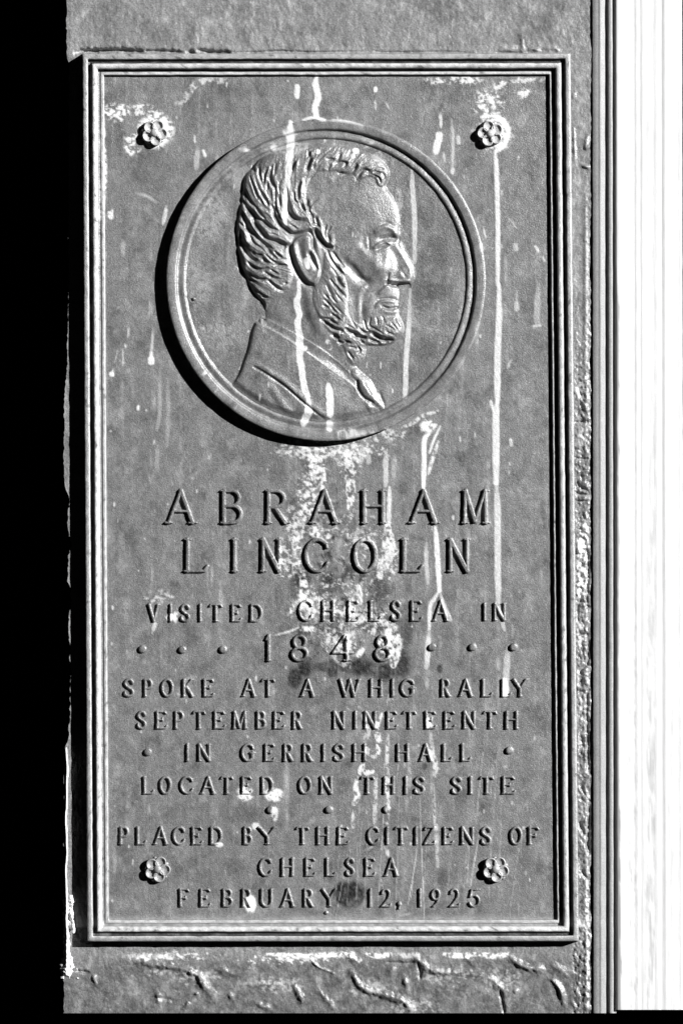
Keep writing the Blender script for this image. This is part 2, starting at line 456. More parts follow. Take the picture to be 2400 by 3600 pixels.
# general run-off streaks and mottle
_streak = fbm(ST.X, ST.Y, 34, 900, 70, 4, .6)
PALE = np.maximum(PALE, 0.30 * smooth(.12, .55, _streak) * smooth(-.3, .5, _n2) * ((ST.Y > 270) & (ST.Y < 3250)))
DARK = np.maximum(DARK, 0.30 * smooth(.15, .6, -_streak + .4 * _n2) * (ST.Y > 270) * (ST.Y < 3250))
DARK = np.maximum(DARK, 0.46 * smooth(-.05, .5, fbm(ST.X, ST.Y, 110, 130, 90, 6, .76)))
PALE = np.maximum(PALE, 0.17 * smooth(.0, .5, fbm(ST.X, ST.Y, 70, 90, 110, 6, .78)) + 0.10 * smooth(.15, .55, fbm(ST.X, ST.Y, 22, 520, 113, 4, .65)) * smooth(-.2, .3, fbm(ST.X, ST.Y, 160, 300, 114, 3)) * (ST.Y > 270) * (ST.Y < 3250))
_grit = fbm(ST.X, ST.Y, 11, 11, 150, 3, .7)
PALE = np.maximum(PALE, PALE + .10 * smooth(.1, .6, _grit))
DARK = np.clip(DARK + .22 * smooth(.05, .6, -_grit), 0, 1)
# fine scratches worn into the metal, mostly lower right
for i in range(26):
    x = rng.uniform(1200, 1880); y = rng.uniform(2560, 3000); l = rng.uniform(80, 420)
    dx = -rng.uniform(.02, .12) * l
    drip([(x, y), (x + dx, min(y + l, 3230))], 1.6, rng.uniform(.25, .6), rough=.3, soft=1.2)
for p in [cB([(980, 1020), (1000, 1600), (1020, 2130)]), cB([(960, 1450), (915, 1730), (870, 1990)]), cB([(1520, 1350), (1440, 1830)])]:
    drip(p, 3, .65, rough=.3, soft=1.4)

def stains_at(X, Y):
    u = np.clip((X - ST.x0) / ST.step, 0, ST.nx - 1.001); v = np.clip((Y - ST.y0) / ST.step, 0, ST.ny - 1.001)
    i = u.astype(int); j = v.astype(int); fu = u - i; fv = v - j
    r = []
    for A in (PALE, DARK):
        r.append((A[j, i] * (1 - fu) + A[j, i + 1] * fu) * (1 - fv) + (A[j + 1, i] * (1 - fu) + A[j + 1, i + 1] * fu) * fv)
    return r

# ------------------------------------------------------------------ materials
def grey(v):
    return (v, v, v, 1)

def material(name, base, rough, metal=0.0, spec=0.5, pale=None, dark=None, grain=0.25, grain_size=900, mottle=0.2, mottle_size=60,
             bump=0.15, bump_size=700, stretch=None):
    m = bpy.data.materials.new(name)
    m.use_nodes = True
    t = m.node_tree
    b = t.nodes['Principled BSDF']
    b.inputs['Metallic'].default_value = metal
    b.inputs['Specular IOR Level'].default_value = spec
    tc = t.nodes.new('ShaderNodeTexCoord')
    co = tc.outputs['Object']
    if stretch:
        mp = t.nodes.new('ShaderNodeMapping')
        mp.inputs['Scale'].default_value = stretch
        t.links.new(co, mp.inputs[0]); co = mp.outputs[0]
    def noise(scale, detail=3, rgh=.6, src=None):
        n = t.nodes.new('ShaderNodeTexNoise')
        n.inputs['Scale'].default_value = scale
        n.inputs['Detail'].default_value = detail
        n.inputs['Roughness'].default_value = rgh
        t.links.new(src or co, n.inputs['Vector'])
        return n.outputs['Fac']
    def mth(op, a, bb):
        n = t.nodes.new('ShaderNodeMath'); n.operation = op
        for k, q in ((0, a), (1, bb)):
            if isinstance(q, (int, float)):
                n.inputs[k].default_value = q
            else:
                t.links.new(q, n.inputs[k])
        return n.outputs[0]
    def centred(nz, amp):
        return mth('MULTIPLY', mth('SUBTRACT', nz, .5), amp * 2)
    val = mth('ADD', centred(noise(grain_size, 2, .7, tc.outputs['Object']), grain * 1.6), 1.0)
    val = mth('MULTIPLY', val, mth('ADD', centred(noise(mottle_size, 5), mottle * 1.6), 1.0))
    val = mth('MULTIPLY', val, base)
    rgh = rough
    if dark is not None:
        at = t.nodes.new('ShaderNodeAttribute'); at.attribute_name = 'dark'
        val = mth('MULTIPLY', val, mth('SUBTRACT', 1.0, mth('MULTIPLY', at.outputs['Fac'], dark)))
    if pale is not None:
        at = t.nodes.new('ShaderNodeAttribute'); at.attribute_name = 'pale'
        f = at.outputs['Fac']
        pv = mth('MULTIPLY', mth('ADD', centred(noise(260, 4), .35), 1.0), pale)
        val = mth('ADD', mth('MULTIPLY', val, mth('SUBTRACT', 1.0, f)), mth('MULTIPLY', pv, f))
        rgh = mth('ADD', mth('MULTIPLY', f, .3), rough)
        t.links.new(mth('MULTIPLY', mth('SUBTRACT', 1.0, f), metal), b.inputs['Metallic'])
    val = mth('MAXIMUM', val, 0.004)
    cx = t.nodes.new('ShaderNodeCombineColor')
    for k in range(3):
        t.links.new(val, cx.inputs[k])
    t.links.new(cx.outputs[0], b.inputs['Base Color'])
    if isinstance(rgh, float):
        b.inputs['Roughness'].default_value = rgh
    else:
        t.links.new(rgh, b.inputs['Roughness'])
    if bump:
        bp = t.nodes.new('ShaderNodeBump')
        bp.inputs['Strength'].default_value = 1.0
        bp.inputs['Distance'].default_value = bump * 0.001
        t.links.new(noise(bump_size, 3, .65), bp.inputs['Height'])
        t.links.new(bp.outputs[0], b.inputs['Normal'])
    return m

BRONZE = material('weathered_bronze', 0.185, 0.38, 0.35, .5, pale=.66, dark=.95, grain=.62, grain_size=620, mottle=.34, mottle_size=55, bump=.55, bump_size=620)
PAINT = material('cracked_paint', 0.175, 0.36, 0, .6, pale=.8, dark=.9, grain=.65, grain_size=620, mottle=.3, mottle_size=40, bump=.5, bump_size=500)
GREYTRIM = material('grey_trim_paint', 0.25, 0.5, 0, .5, grain=.35, grain_size=620, mottle=.12, mottle_size=60, bump=.25, bump_size=800)
WHITE = material('white_gloss_paint', 0.62, 0.45, 0, .4, dark=.8, grain=.08, grain_size=900, mottle=.06, mottle_size=40, bump=.25, bump_size=260, stretch=(1, 1, .06))
SEAL = material('old_sealant', 0.62, 0.7, 0, .3, grain=.3, grain_size=700, mottle=.35, mottle_size=160, bump=.8, bump_size=400)
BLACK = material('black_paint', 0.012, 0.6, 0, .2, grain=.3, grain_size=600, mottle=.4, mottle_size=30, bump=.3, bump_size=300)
DARKBRONZE = material('dark_bronze', 0.05, 0.4, 0.3, .5, grain=.3, grain_size=900, mottle=.2, mottle_size=80, bump=.2, bump_size=800)

WALL_H = -18.0
FRAME_H = 25.0
# the plaque's four corners, as hung (very slightly out of plumb)
QUAD = [(290, 189), (2004, 187), (2033, 3309), (308, 3310)]
def left_edge(y):  return 290 + (y - 189) * 18 / 3121.0
def right_edge(y): return 2004 + (y - 187) * 29 / 3122.0

# ------------------------------------------------------------------ structure: walls and trims
# deep dark wall behind everything on the left, and the base under the pilaster
def box(name, x0, x1, y0, y1, h0, h1, mat, parent=None):
    pts = [(x, y, h) for h in (h0, h1) for y in (y0, y1) for x in (x0, x1)]
    V = np.array([[(x - 1200) * K, -h * K, EYE + (1800 - y) * K] for x, y, h in pts])
    F = [(0, 1, 3, 2), (4, 6, 7, 5), (0, 4, 5, 1), (2, 3, 7, 6), (0, 2, 6, 4), (1, 5, 7, 3)]
    return make_mesh(name, V, F, mat, parent, smooth_shade=False)

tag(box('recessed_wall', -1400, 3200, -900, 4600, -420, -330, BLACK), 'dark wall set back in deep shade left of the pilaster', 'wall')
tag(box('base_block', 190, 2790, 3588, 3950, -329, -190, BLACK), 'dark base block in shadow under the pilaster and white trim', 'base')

# pilaster face: a sheet of painted, cracked, peeling surface, with sides
def pil_left(y):
    e = 235 - 9 * smooth(900, 1500, y)
    e = e + 2.2 * vnoise(y * 0, y, 50, 9, 11) + 1.6 * vnoise(y * 0, y, 50, 28, 12)
    e = e + 8 * smooth(190, 230, y) * (1 - smooth(1280, 1420, y))
    e = e + 25 * smooth(1690, 1760, y) * (1 - smooth(2560, 2660, y)) * (0.8 + .3 * vnoise(y * 0, y, 9, 40, 14))
    return e
pf = Field(226, -410, 2073, 3562, 3.0)
X, Y = pf.X, pf.Y
xi = (X - 226) / (2073 - 226)
le = pil_left(Y)
Xw = le + xi * (2073 + 2.0 * vnoise(Y * 0, Y, 9, 14, 21) + 2.5 * vnoise(Y * 0, Y, 9, 60, 22) - le)
Hw = WALL_H + 2.9 * fbm(X, Y, 60, 66, 31, 5, .62) + 1.0 * fbm(X, Y, 14, 24, 33, 3) + 2.2 * fbm(X, Y, 46, 40, 37, 5, .6) * (Y > 3300)
# drag marks of the paint brush on the upper part
Hw += 0.7 * fbm(X, Y, 26, 300, 35, 4) * (Y < 190)
pf.X = Xw
def wall_stroke(pts, sig, amp, noise=.0, curve=True):
    p = catmull(pts, n=5) if curve and len(pts) > 2 else np.array(pts, float)
    win = pf.window(p, sig * 4 + 20)
    if win is None:
        return
    d, tt = pf.seg_dist(p, win)
    if noise:
        d = d + noise * sig * vnoise(pf.X[win], pf.Y[win], 11, 11, 77)
    sg = sig * (1 + .35 * fbm(pf.X[win], pf.Y[win], 30, 30, 78, 2))
    Hw[win] += amp * np.exp(-(d / sg) ** 2 / 2) * (.25 + .75 * np.sin(np.clip(tt, 0, 1) * math.pi) ** .6)
bl = crop(0, 3000, .7653); br = crop(1200, 3000, .7653); tl = crop(200, 0, .7015); tr = crop(1300, 0, .7015)
r3 = crop(1900, 700, .3189); r5 = crop(1800, 1300, .3827); r6 = crop(1800, 2200, .3827)
for p, s, a in [([(560, 480), (700, 510), (850, 535), (920, 570), (930, 600), (975, 640)], 9, 8), ([(720, 640), (730, 690)], 9, 7),
                ([(870, 680), (850, 710)], 7, 5), ([(700, 660), (800, 675)], 5, -4), ([(430, 560), (440, 600)], 6, 6), ([(350, 540), (410, 548)], 4, -7),
                ([(990, 520), (1090, 560), (1150, 520)], 9, 5), ([(1100, 605), (1300, 600)], 6, 4), ([(1350, 600), (1380, 660), (1390, 690)], 8, 6),
                ([(1180, 690), (1240, 715)], 7, 6), ([(1430, 490), (1460, 520), (1540, 555)], 3, 4), ([(1450, 620), (1540, 720)], 8, 4),
                ([(1050, 640), (1070, 670)], 8, 5), ([(900, 640), (905, 650)], 6, 5), ([(1000, 640), (960, 690)], 10, 4)]:
    wall_stroke(bl(p), s * .9, a * 1.35, .5)
for p, s, a in [([(40, 540), (100, 620), (200, 650), (280, 680), (330, 720)], 9, 9), ([(330, 470), (400, 530), (500, 550), (620, 545)], 9, 7),
                ([(770, 475), (840, 520), (930, 535)], 9, 9), ([(960, 575), (1005, 630), (1022, 700)], 7, 8), ([(725, 630), (738, 680), (745, 735)], 4, -9),
                ([(350, 500), (360, 540), (358, 575)], 4, -8), ([(210, 500), (300, 505), (340, 500)], 4, -6), ([(300, 620), (290, 570)], 7, 6),
                ([(240, 520), (220, 570)], 9, 4), ([(650, 560), (700, 590), (760, 640)], 10, 6), ([(790, 640), (810, 625)], 6, 5),
                ([(10, 460), (80, 500)], 8, 5), ([(430, 640), (520, 620)], 10, 4), ([(1040, 560), (960, 510)], 8, 4), ([(560, 480), (600, 500)], 8, 4)]:
    wall_stroke(br(p), s * .9, a * 1.35, .5)
for p, s, a in [([(690, 80), (698, 150), (690, 230)], 5, 5), ([(400, 60), (405, 150), (395, 230)], 6, 3), ([(760, 110), (800, 170)], 6, 3),
                ([(1105, 50), (1110, 130), (1080, 230)], 6, 4), ([(700, 30), (900, 20), (1100, 40)], 8, 3), ([(60, 180), (100, 250)], 10, 2),
                ([(1000, 80), (1060, 110), (1110, 150)], 7, 3)]:
    wall_stroke(tl(p), s * 1.3, a * .35, .8)
# open joint along the plaque's upper edge
for p, s, a in [([(100, 262), (200, 256), (330, 252), (435, 262)], 6.0, -24), ([(440, 258), (540, 256), (630, 262)], 4.2, -16), ([(650, 258), (690, 264)], 5, -17),
                ([(700, 254), (780, 262), (870, 264)], 5.5, -18), ([(880, 264), (1010, 262), (1100, 256), (1300, 262), (1568, 258)], 2.4, -7)]:
    wall_stroke(tl(p), s, a, .5)
for p, s, a in [([(0, 250), (60, 262), (200, 262), (380, 260), (520, 266)], 2.4, -5), ([(630, 264), (760, 266)], 3, -6), ([(760, 190), (765, 260)], 6, 3.5),
                ([(790, 250), (820, 245), (850, 255)], 4, 7), ([(640, 250), (740, 240)], 7, 5), ([(865, 240), (930, 245), (945, 262)], 5, 5),
                ([(1090, 680), (1080, 740), (1110, 720)], 5, 7), ([(1060, 830), (1100, 840)], 5, 8), ([(1020, 640), (1025, 800)], 3, 5), ([(1030, 480), (1010, 470)], 8, 4)]:
    wall_stroke(tr(p), s, a, .5)
# the narrow strip right of the plaque: lumps, folds and cracks of old filler
strip = smooth(2004, 2022, pf.X) * smooth(560, 900, Y)
Hw += strip * (6.0 * fbm(X, Y, 24, 34, 51, 3) + 4.0 * fbm(X, Y, 10, 13, 52, 2)) * smooth(800, 1500, Y)
Hw += 3.5 * strip * np.exp(-((pf.X - 2058) / 9) ** 2)
for yy, dy in [(1482, -2), (1606, 6), (1757, 3), (1726, 12), (2428, 0), (2225, 4), (2050, -8), (1944, 4)]:
    wall_stroke([(2014, yy), (2036, yy + dy * .6 + 3), (2066, yy + dy)], 2.6, -8, .4)
for p, s, a in [([(560, 170), (610, 240), (690, 370)], 5, 8), ([(600, 190), (660, 330)], 4, -6), ([(620, 600), (600, 720)], 8, 5), ([(640, 130), (630, 60)], 8, 5),
                ([(580, 980), (620, 1080), (690, 1110)], 3.4, -9), ([(670, 1590), (690, 1720), (695, 1900), (680, 2100), (690, 2250)], 3.4, -10),
                ([(600, 1460), (650, 1440), (690, 1500)], 6, 7), ([(590, 1600), (620, 1700)], 9, 6), ([(610, 1900), (640, 2050)], 9, 6), ([(600, 2150), (600, 2320)], 4, -9)]:
    wall_stroke(r5(p), s, a, .5)
for p, s, a in [([(690, 60), (690, 330), (630, 420), (690, 480)], 3.4, -9), ([(690, 620), (680, 800), (690, 1000), (690, 1200), (700, 1350)], 3.6, -11),
                ([(640, 60), (600, 60)], 4, -9), ([(700, 1640), (700, 1800), (690, 2000), (700, 2100)], 4, -11), ([(620, 1800), (650, 1880)], 4, -9),
                ([(640, 2260), (690, 2340)], 4, -9), ([(640, 380), (690, 560)], 8, 7), ([(620, 1450), (670, 1560)], 4, -7), ([(630, 1000), (650, 1120)], 5, -6),
                ([(590, 400), (600, 620)], 3, 5), ([(600, 900), (600, 1200)], 3, 4), ([(640, 2000), (640, 2100)], 9, 6)]:
    wall_stroke(r6(p), s, a, .5)
# pale exposed filler on the strip and under the plaque: colour of the stuff itself
def wall_pale(pts, w, v, mott=.6):
    drip(pts, w, v, rough=.7, soft=3, mottled=mott)
wall_pale([(2050, 1830), (2046, 1900), (2044, 2000), (2040, 2090)], 40, .85, .6)
wall_pale([(2040, 2090), (2040, 2200), (2046, 2300)], 30, .55, .9)
wall_pale([(2040, 1500), (2034, 1560)], 22, .3, .7); wall_pale([(2040, 1340), (2036, 1400)], 26, .3, .7)
wall_pale([(2062, 620), (2060, 800), (2062, 1000), (2060, 1300)], 9, .4, .4)
wall_pale([(2064, 3000), (2062, 3200), (2066, 3350), (2066, 3560)], 12, .7, .7)
wall_pale([(2040, 2440), (2044, 2500)], 20, .4, .7)
for x0, x1, v in [(700, 790, .0), (940, 1200, 1.0), (1200, 1240, .9), (1290, 1370, .95), (1400, 1470, .5), (1560, 1670, 1.0), (1680, 1790, .9), (440, 610, .35)]:
    if v:
        wall_pale([(x0, 3354), ((x0 + x1) / 2, 3360 + 3 * random.random()), (x1, 3355)], 20, v, .35)
patch(600, 3360, 180, 18, .7, .1, 31); patch(1050, 3372, 260, 18, .7, .12, 32)
for cx, cy, s in [(560, 3420, 30), (690, 3430, 60), (980, 3460, 60), (1300, 3480, 60), (1560, 3430, 60), (1750, 3440, 60), (1450, 3540, 60)]:
    patch(cx, cy, s * 1.6, s * .6, .28, .05, int(cx) % 17)
for cx, cy, rx, ry in [(880, 3400, 60, 26), (1150, 3420, 70, 30), (1660, 3390, 80, 24), (1400, 3390, 70, 20), (400, 3500, 80, 40), (1250, 3500, 60, 30), (1880, 3480, 60, 40)]:
    blot(cx, cy, rx, ry, .5, .6)
_low = smooth(3345, 3400, ST.Y)
DARK = np.maximum(DARK, _low * (.30 + .40 * smooth(-.3, .5, fbm(ST.X, ST.Y, 50, 36, 131, 5, .65))))
for cx, cy, rx, ry in [(380, 80, 60, 70), (560, 130, 40, 40), (1600, 60, 40, 30), (1520, 20, 90, 30), (1900, 90, 60, 60)]:
    blot(cx, cy, rx, ry, .4, .7)
hid = (pf.X > 345) & (pf.X < 1975) & (pf.Y > 245) & (pf.Y < 3250)        # nothing exists behind the plaque's middle
kf = ~(hid[:-1, :-1] & hid[1:, 1:])
pil = relief('pilaster', pf, Hw, PAINT, None, keep_f=kf)
tag(pil, 'grey painted pilaster with cracked peeling paint behind and around the plaque', 'pilaster')

def ribbon(name, prof, y0, y1, step, mat, parent=None, wob=0.0, lean=0.0, seed=0, dirt=None):
    """a vertical moulding: prof = [(x, h), ...] swept from y0 to y1"""
    ys = np.arange(y0, y1 + step * .5, step)
    P = np.array(prof, float)
    Xr = P[:, 0][None, :] + lean * (ys[:, None] - 1800) / 3600
    if wob:
        Xr = Xr + wob * vnoise(P[:, 0][None, :] + 0 * ys[:, None], ys[:, None] + 0 * P[:, 0][None, :], 9, 40, seed)
    Yr = ys[:, None] + 0 * Xr
    Hr = P[:, 1][None, :] + 0 * Xr
    if wob:
        Hr = Hr + wob * .5 * vnoise(Xr, Yr, 14, 24, seed + 3)
    V = pos(Xr.ravel(), Yr.ravel(), Hr.ravel())
    F = sheet_faces(len(P), len(ys))
    at = None
    if dirt is not None:
        at = {'dark': dirt(Xr, Yr), 'pale': 0 * Xr}
    return make_mesh(name, V, F, mat, parent, at)
# sides of the pilaster (left return, underside) as children
ys = np.arange(-410, 3563, 6.0)
xe = pil_left(ys)
n = len(ys)
Vs = np.concatenate([pos(xe, ys, np.full(n, WALL_H - .5)), pos(xe + 6, ys, np.full(n, -329.0))])
Fs = [(i, i + n, i + n + 1, i + 1) for i in range(n - 1)]
o = make_mesh('side_return', Vs, Fs, PAINT, pil, {'pale': np.zeros(2 * n), 'dark': np.full(2 * n, .3)})
xs = np.array([226.0, 2073.0])
Vs = np.concatenate([pos(xs, xs * 0 + 3562, xs * 0 + WALL_H), pos(xs, xs * 0 + 3562, xs * 0 - 329.0)])
make_mesh('underside', Vs, [(0, 2, 3, 1)], PAINT, pil, {'pale': np.zeros(4), 'dark': np.zeros(4)})

# lumps of sealant squeezed out along the pilaster's left edge near the bottom, standing out into the sun
sf = Field(206, 2620, 280, 3440, 2.0)
X, Y = sf.X, sf.Y
nz = fbm(X, Y, 13, 17, 61, 3); nz2 = vnoise(X, Y, 7, 8, 62)
core = 234 + 3 * vnoise(X * 0, Y, 9, 60, 63)
wid = 5 + 6 * smooth(3130, 3180, Y) + 12 * smooth(3350, 3400, Y)
hh = 1 - np.abs(X - core) / (wid * (1 + .5 * nz))
hh = np.maximum(hh, (1 - np.hypot((X - 252) / 15, (Y - 3170) / 24) + .7 * nz))
hh = np.maximum(hh, (1 - np.hypot((X - 256) / 14, (Y - 3262) / 30) + .7 * nz))
hh = np.maximum(hh, (1 - np.hypot((X - 250) / 12, (Y - 3215) / 26) + .8 * nz))
hh = np.maximum(hh, (1 - np.hypot((X - 240) / 26, (Y - 3398) / 34) + .4 * nz))
hh = hh * smooth(2620, 2650, Y) * (1 - smooth(3418, 3438, Y)) + .25 * nz2 * (Y > 3140) - .04
Hs = WALL_H - 2 + 10 * np.clip(hh, 0, 1) ** .6 + 13 * np.clip(hh, 0, 1) * smooth(3130, 3180, Y)
relief('sealant_bead', sf, Hs, SEAL, pil, keep_v=hh > 0)

# grey moulded casing right of the pilaster, and the white trim beyond it
casing = tag(ribbon('moulded_casing', [(2066, -60), (2079, -60), (2081, -33), (2084, -30), (2100, -30), (2105, -29.6), (2108, -28), (2111, -28), (2117, -31), (2122, -32), (2126, -33.5),
                                       (2127.5, -44), (2137, -44), (2138, -31), (2140, -29.2), (2149, -29.2), (2152, -30.5), (2153.5, -44), (2162, -44), (2164, -44)],
                    -410, 3562, 12, GREYTRIM, wob=.7, lean=4, seed=5), 'narrow grey moulded casing between the pilaster and the white trim', 'moulding')
wp = [(2159, -60), (2162, -36), (2164, -32), (2170, -30.6), (2180, -30)]
for x, d in [(2222, 0), (2228, 1), (2232, 1), (2236, 0), (2244, 0), (2248, 1.6), (2253, 1.6), (2258, 0), (2266, .9), (2300, .9), (2306, -.4), (2316, -.4), (2322, 2.2), (2329, 2.2), (2334, 0),
             (2370, 0), (2376, 1.2), (2384, 1.2), (2390, 0)]:
    wp.append((x, -30 - 0.9 * d))
wp += [(2396, -30), (2398, -37), (2401, -37), (2403, -30), (2800, -30), (2800, -329)]
# fine subdivision across the board so the streaks of dirt have room
wq = []
for (xa, ha), (xb, hb) in zip(wp[:-1], wp[1:]):
    k = max(1, int((xb - xa) / 5)) if xb < 2410 else 1
    wq += [(xa + (xb - xa) * t / k, ha + (hb - ha) * t / k) for t in range(k)]
wq.append(wp[-1])
def trim_dirt(x, y):
    low = smooth(900, 3000, y)
    nz = fbm(x, y, 12, 160, 171, 4, .7)
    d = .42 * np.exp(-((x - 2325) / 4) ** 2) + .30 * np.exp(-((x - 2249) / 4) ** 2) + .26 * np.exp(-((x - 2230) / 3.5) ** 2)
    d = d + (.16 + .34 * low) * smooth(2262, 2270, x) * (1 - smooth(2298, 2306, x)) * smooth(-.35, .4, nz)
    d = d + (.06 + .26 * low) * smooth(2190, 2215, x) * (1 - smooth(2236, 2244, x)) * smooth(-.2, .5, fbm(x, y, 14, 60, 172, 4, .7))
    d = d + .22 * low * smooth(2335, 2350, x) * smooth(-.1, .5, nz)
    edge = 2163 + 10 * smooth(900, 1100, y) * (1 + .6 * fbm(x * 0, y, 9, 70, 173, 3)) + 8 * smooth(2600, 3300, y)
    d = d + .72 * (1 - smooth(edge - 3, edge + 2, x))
    return np.clip(d, 0, 1)
trim = tag(ribbon('white_trim', wq, -410, 3556, 12, WHITE, wob=.6, lean=5, seed=8, dirt=trim_dirt), 'bright white painted trim board with fine vertical beads at right', 'trim board')
# thin grey under-paint showing along the trim's left edge
V = []
# ------------------------------------------------------------------ the plaque
plaque = thing('bronze_plaque', 'weathered bronze memorial plaque with round profile medallion and raised lettering on the grey pilaster', 'plaque')

# frame moulding: profile measured in from the outer edge (distance, height)
PROF = [(0, WALL_H - 3), (0, FRAME_H - 7), (.8, FRAME_H - 3), (3, FRAME_H - 1), (7, FRAME_H), (14, FRAME_H - .3), (18, FRAME_H - 1), (19.6, FRAME_H - 3), (20.4, FRAME_H - 9), (21.5, FRAME_H - 13),
        (31.5, FRAME_H - 13), (33, FRAME_H - 9), (33.8, FRAME_H - 3), (35, FRAME_H - 1), (39, FRAME_H - .2), (44, FRAME_H - .6), (49, FRAME_H - 2), (52.8, FRAME_H - 4.5), (54, FRAME_H - 9), (55, FRAME_H - 17), (62.5, FRAME_H - 17.6),
        (64, FRAME_H - 16), (66, FRAME_H - 15.3), (72, FRAME_H - 14.8), (74.5, FRAME_H - 15.4), (75.6, FRAME_H - 19), (76.4, 1.0), (80, -1.5)]
def frame_mesh():
    P = np.array(PROF)
    outer = np.array(QUAD, float)
    cen = outer.mean(0)
    Vl, Fl = [], []
    base = 0
    per = []
    for k in range(4):
        a, b = outer[k], outer[(k + 1) % 4]
        L = np.linalg.norm(b - a); ns = int(L / 9)
        tvals = np.linspace(0, 1, ns + 1)
        dirv = (b - a) / L
        nin = np.array([-dirv[1], dirv[0]])          # inward (y is down, corners run clockwise)
        for t in tvals[:-1]:
            row = []
            for d, h in P:
                # mitre: the run shortens by d at both ends
                p = a + dirv * (d + t * (L - 2 * d)) + nin * d
                row.append((p[0], p[1], h))
            per.append(row)
    R = np.array(per)
    nr, npf = R.shape[:2]
    Xr, Yr, Hr = R[..., 0], R[..., 1], R[..., 2]
    amp = 0.9 * np.minimum(1, np.arange(npf) / 3.0)[None, :]
    Hr = Hr + amp * .45 * fbm(Xr, Yr, 16, 16, 81, 3) * (np.arange(npf) > 1)[None, :]
    Xr = Xr + .8 * vnoise(Xr, Yr, 30, 30, 82) * (np.arange(npf) > 1)[None, :]
    Yr = Yr + .8 * vnoise(Xr, Yr, 30, 30, 83) * (np.arange(npf) > 1)[None, :]
    V = pos(Xr.ravel(), Yr.ravel(), Hr.ravel())
    i, j = np.meshgrid(np.arange(npf - 1), np.arange(nr))
    a = j * npf + i; b = ((j + 1) % nr) * npf + i
    F = np.stack([a, a + 1, b + 1, b], -1).reshape(-1, 4)
    pl, dk = stains_at(Xr, Yr)
    # dry deposit lodged on the mouldings
    n = fbm(Xr, Yr, 22, 22, 84, 4)
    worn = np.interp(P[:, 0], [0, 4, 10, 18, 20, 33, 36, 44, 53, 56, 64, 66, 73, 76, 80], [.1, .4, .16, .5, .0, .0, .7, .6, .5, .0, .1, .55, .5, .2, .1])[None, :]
    groove_shade = np.interp(P[:, 0], [0, 17, 20, 33, 36, 50, 54, 62, 66, 74, 76, 80], [.3, 0, 1, 1, 0, 0, 1, 1, 0, 0, .8, .3])[None, :]  # shade painted into the frame's grooves and inner step
    dk = np.maximum(dk, groove_shade * (.85 + .3 * n))
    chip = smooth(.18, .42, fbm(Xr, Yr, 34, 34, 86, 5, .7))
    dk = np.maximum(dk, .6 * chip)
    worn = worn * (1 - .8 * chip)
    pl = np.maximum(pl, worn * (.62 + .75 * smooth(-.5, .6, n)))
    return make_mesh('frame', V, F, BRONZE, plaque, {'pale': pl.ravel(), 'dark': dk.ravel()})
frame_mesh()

MX, MY, RX, RY = 1146.0, 985.0, 560.0, 565.0
# panel
pn = Field(345, 255, 1972, 3250, 3.5)
X, Y = pn.X, pn.Y
Hp = 0.5 * fbm(X, Y, 40, 60, 91, 4) + 0.35 * fbm(X, Y, 9, 12, 92, 2)
pl_, dk_ = stains_at(X, Y)
Hp += 0.9 * pl_ * (1 + fbm(X, Y, 8, 8, 93, 2))               # deposit has a little thickness
rr = np.hypot((X - MX) / RX, (Y - MY) / RY)
inq = (X > left_edge(Y) + 72) & (X < right_edge(Y) - 72)
kv = inq & ~(rr < .93)
relief('panel', pn, Hp, BRONZE, plaque, keep_v=kv)

# ------------------------------------------------------------------ lettering
def arc(cx, cy, rx, ry, a0, a1, n=10):
    return [(cx + rx * math.cos(math.radians(a0 + (a1 - a0) * i / n)), cy + ry * math.sin(math.radians(a0 + (a1 - a0) * i / n))) for i in range(n + 1)]
S_ = .5
def stem(x, s=.09, top=True, bot=True):
    r = [([(x, 0), (x, 1)], 1.0)]
    if top: r.append(([(x - s, 1), (x + s, 1)], S_))
    if bot: r.append(([(x - s, 0), (x + s, 0)], S_))
    return r
GL = {}
GL['A'] = [([(.10, 0), (.5, 1)], .8), ([(.5, 1), (.88, 0)], 1.1), ([(.27, .36), (.74, .36)], .7), ([(0, 0), (.2, 0)], S_), ([(.76, 0), (1, 0)], S_)]
GL['B'] = stem(.17, .12) + [([(.17, 1)] + arc(.52, .765, .33, .235, 90, -90) + [(.17, .53)], .9), ([(.17, .53)] + arc(.55, .265, .38, .265, 90, -90) + [(.17, 0)], .95)]
GL['C'] = [(arc(.55, .5, .5, .5, 48, 312, 18), 1.0), ([(.885, .87), (.93, .74)], .7), ([(.885, .13), (.95, .27)], .8)]
GL['D'] = stem(.14, .1) + [([(.14, 1)] + arc(.45, .5, .5, .5, 90, -90, 14) + [(.14, 0)], 1.0)]
GL['E'] = stem(.16, .12) + [([(.16, 1), (.82, 1), (.95, .88)], .75), ([(.16, .52), (.62, .52)], .7), ([(.62, .6), (.62, .44)], .6), ([(.16, 0), (.88, 0), (1.0, .14)], .75)]
GL['F'] = stem(.16, .12) + [([(.16, 1), (.84, 1), (.97, .88)], .75), ([(.16, .5), (.66, .5)], .7), ([(.66, .58), (.66, .42)], .6)]
GL['G'] = [(arc(.52, .5, .5, .5, 50, 300, 18), 1.0), ([(.75, .06), (.87, .16), (.88, .5)], 1.2), ([(.86, .87), (.91, .74)], .7), ([(.7, .48), (1.04, .48)], .7)]
GL['H'] = stem(.15) + stem(.85) + [([(.15, .52), (.85, .52)], .7)]
GL['I'] = stem(.5, .42)
GL['K'] = stem(.15, .1) + [([(.15, .42), (.8, 1)], .75), ([(.36, .58), (.85, 0)], 1.1), ([(.7, 1), (.92, 1)], S_), ([(.78, 0), (1.0, 0)], S_)]
GL['L'] = stem(.17, .13) + [([(.17, 0), (.86, 0), (1.0, .16)], .8)]
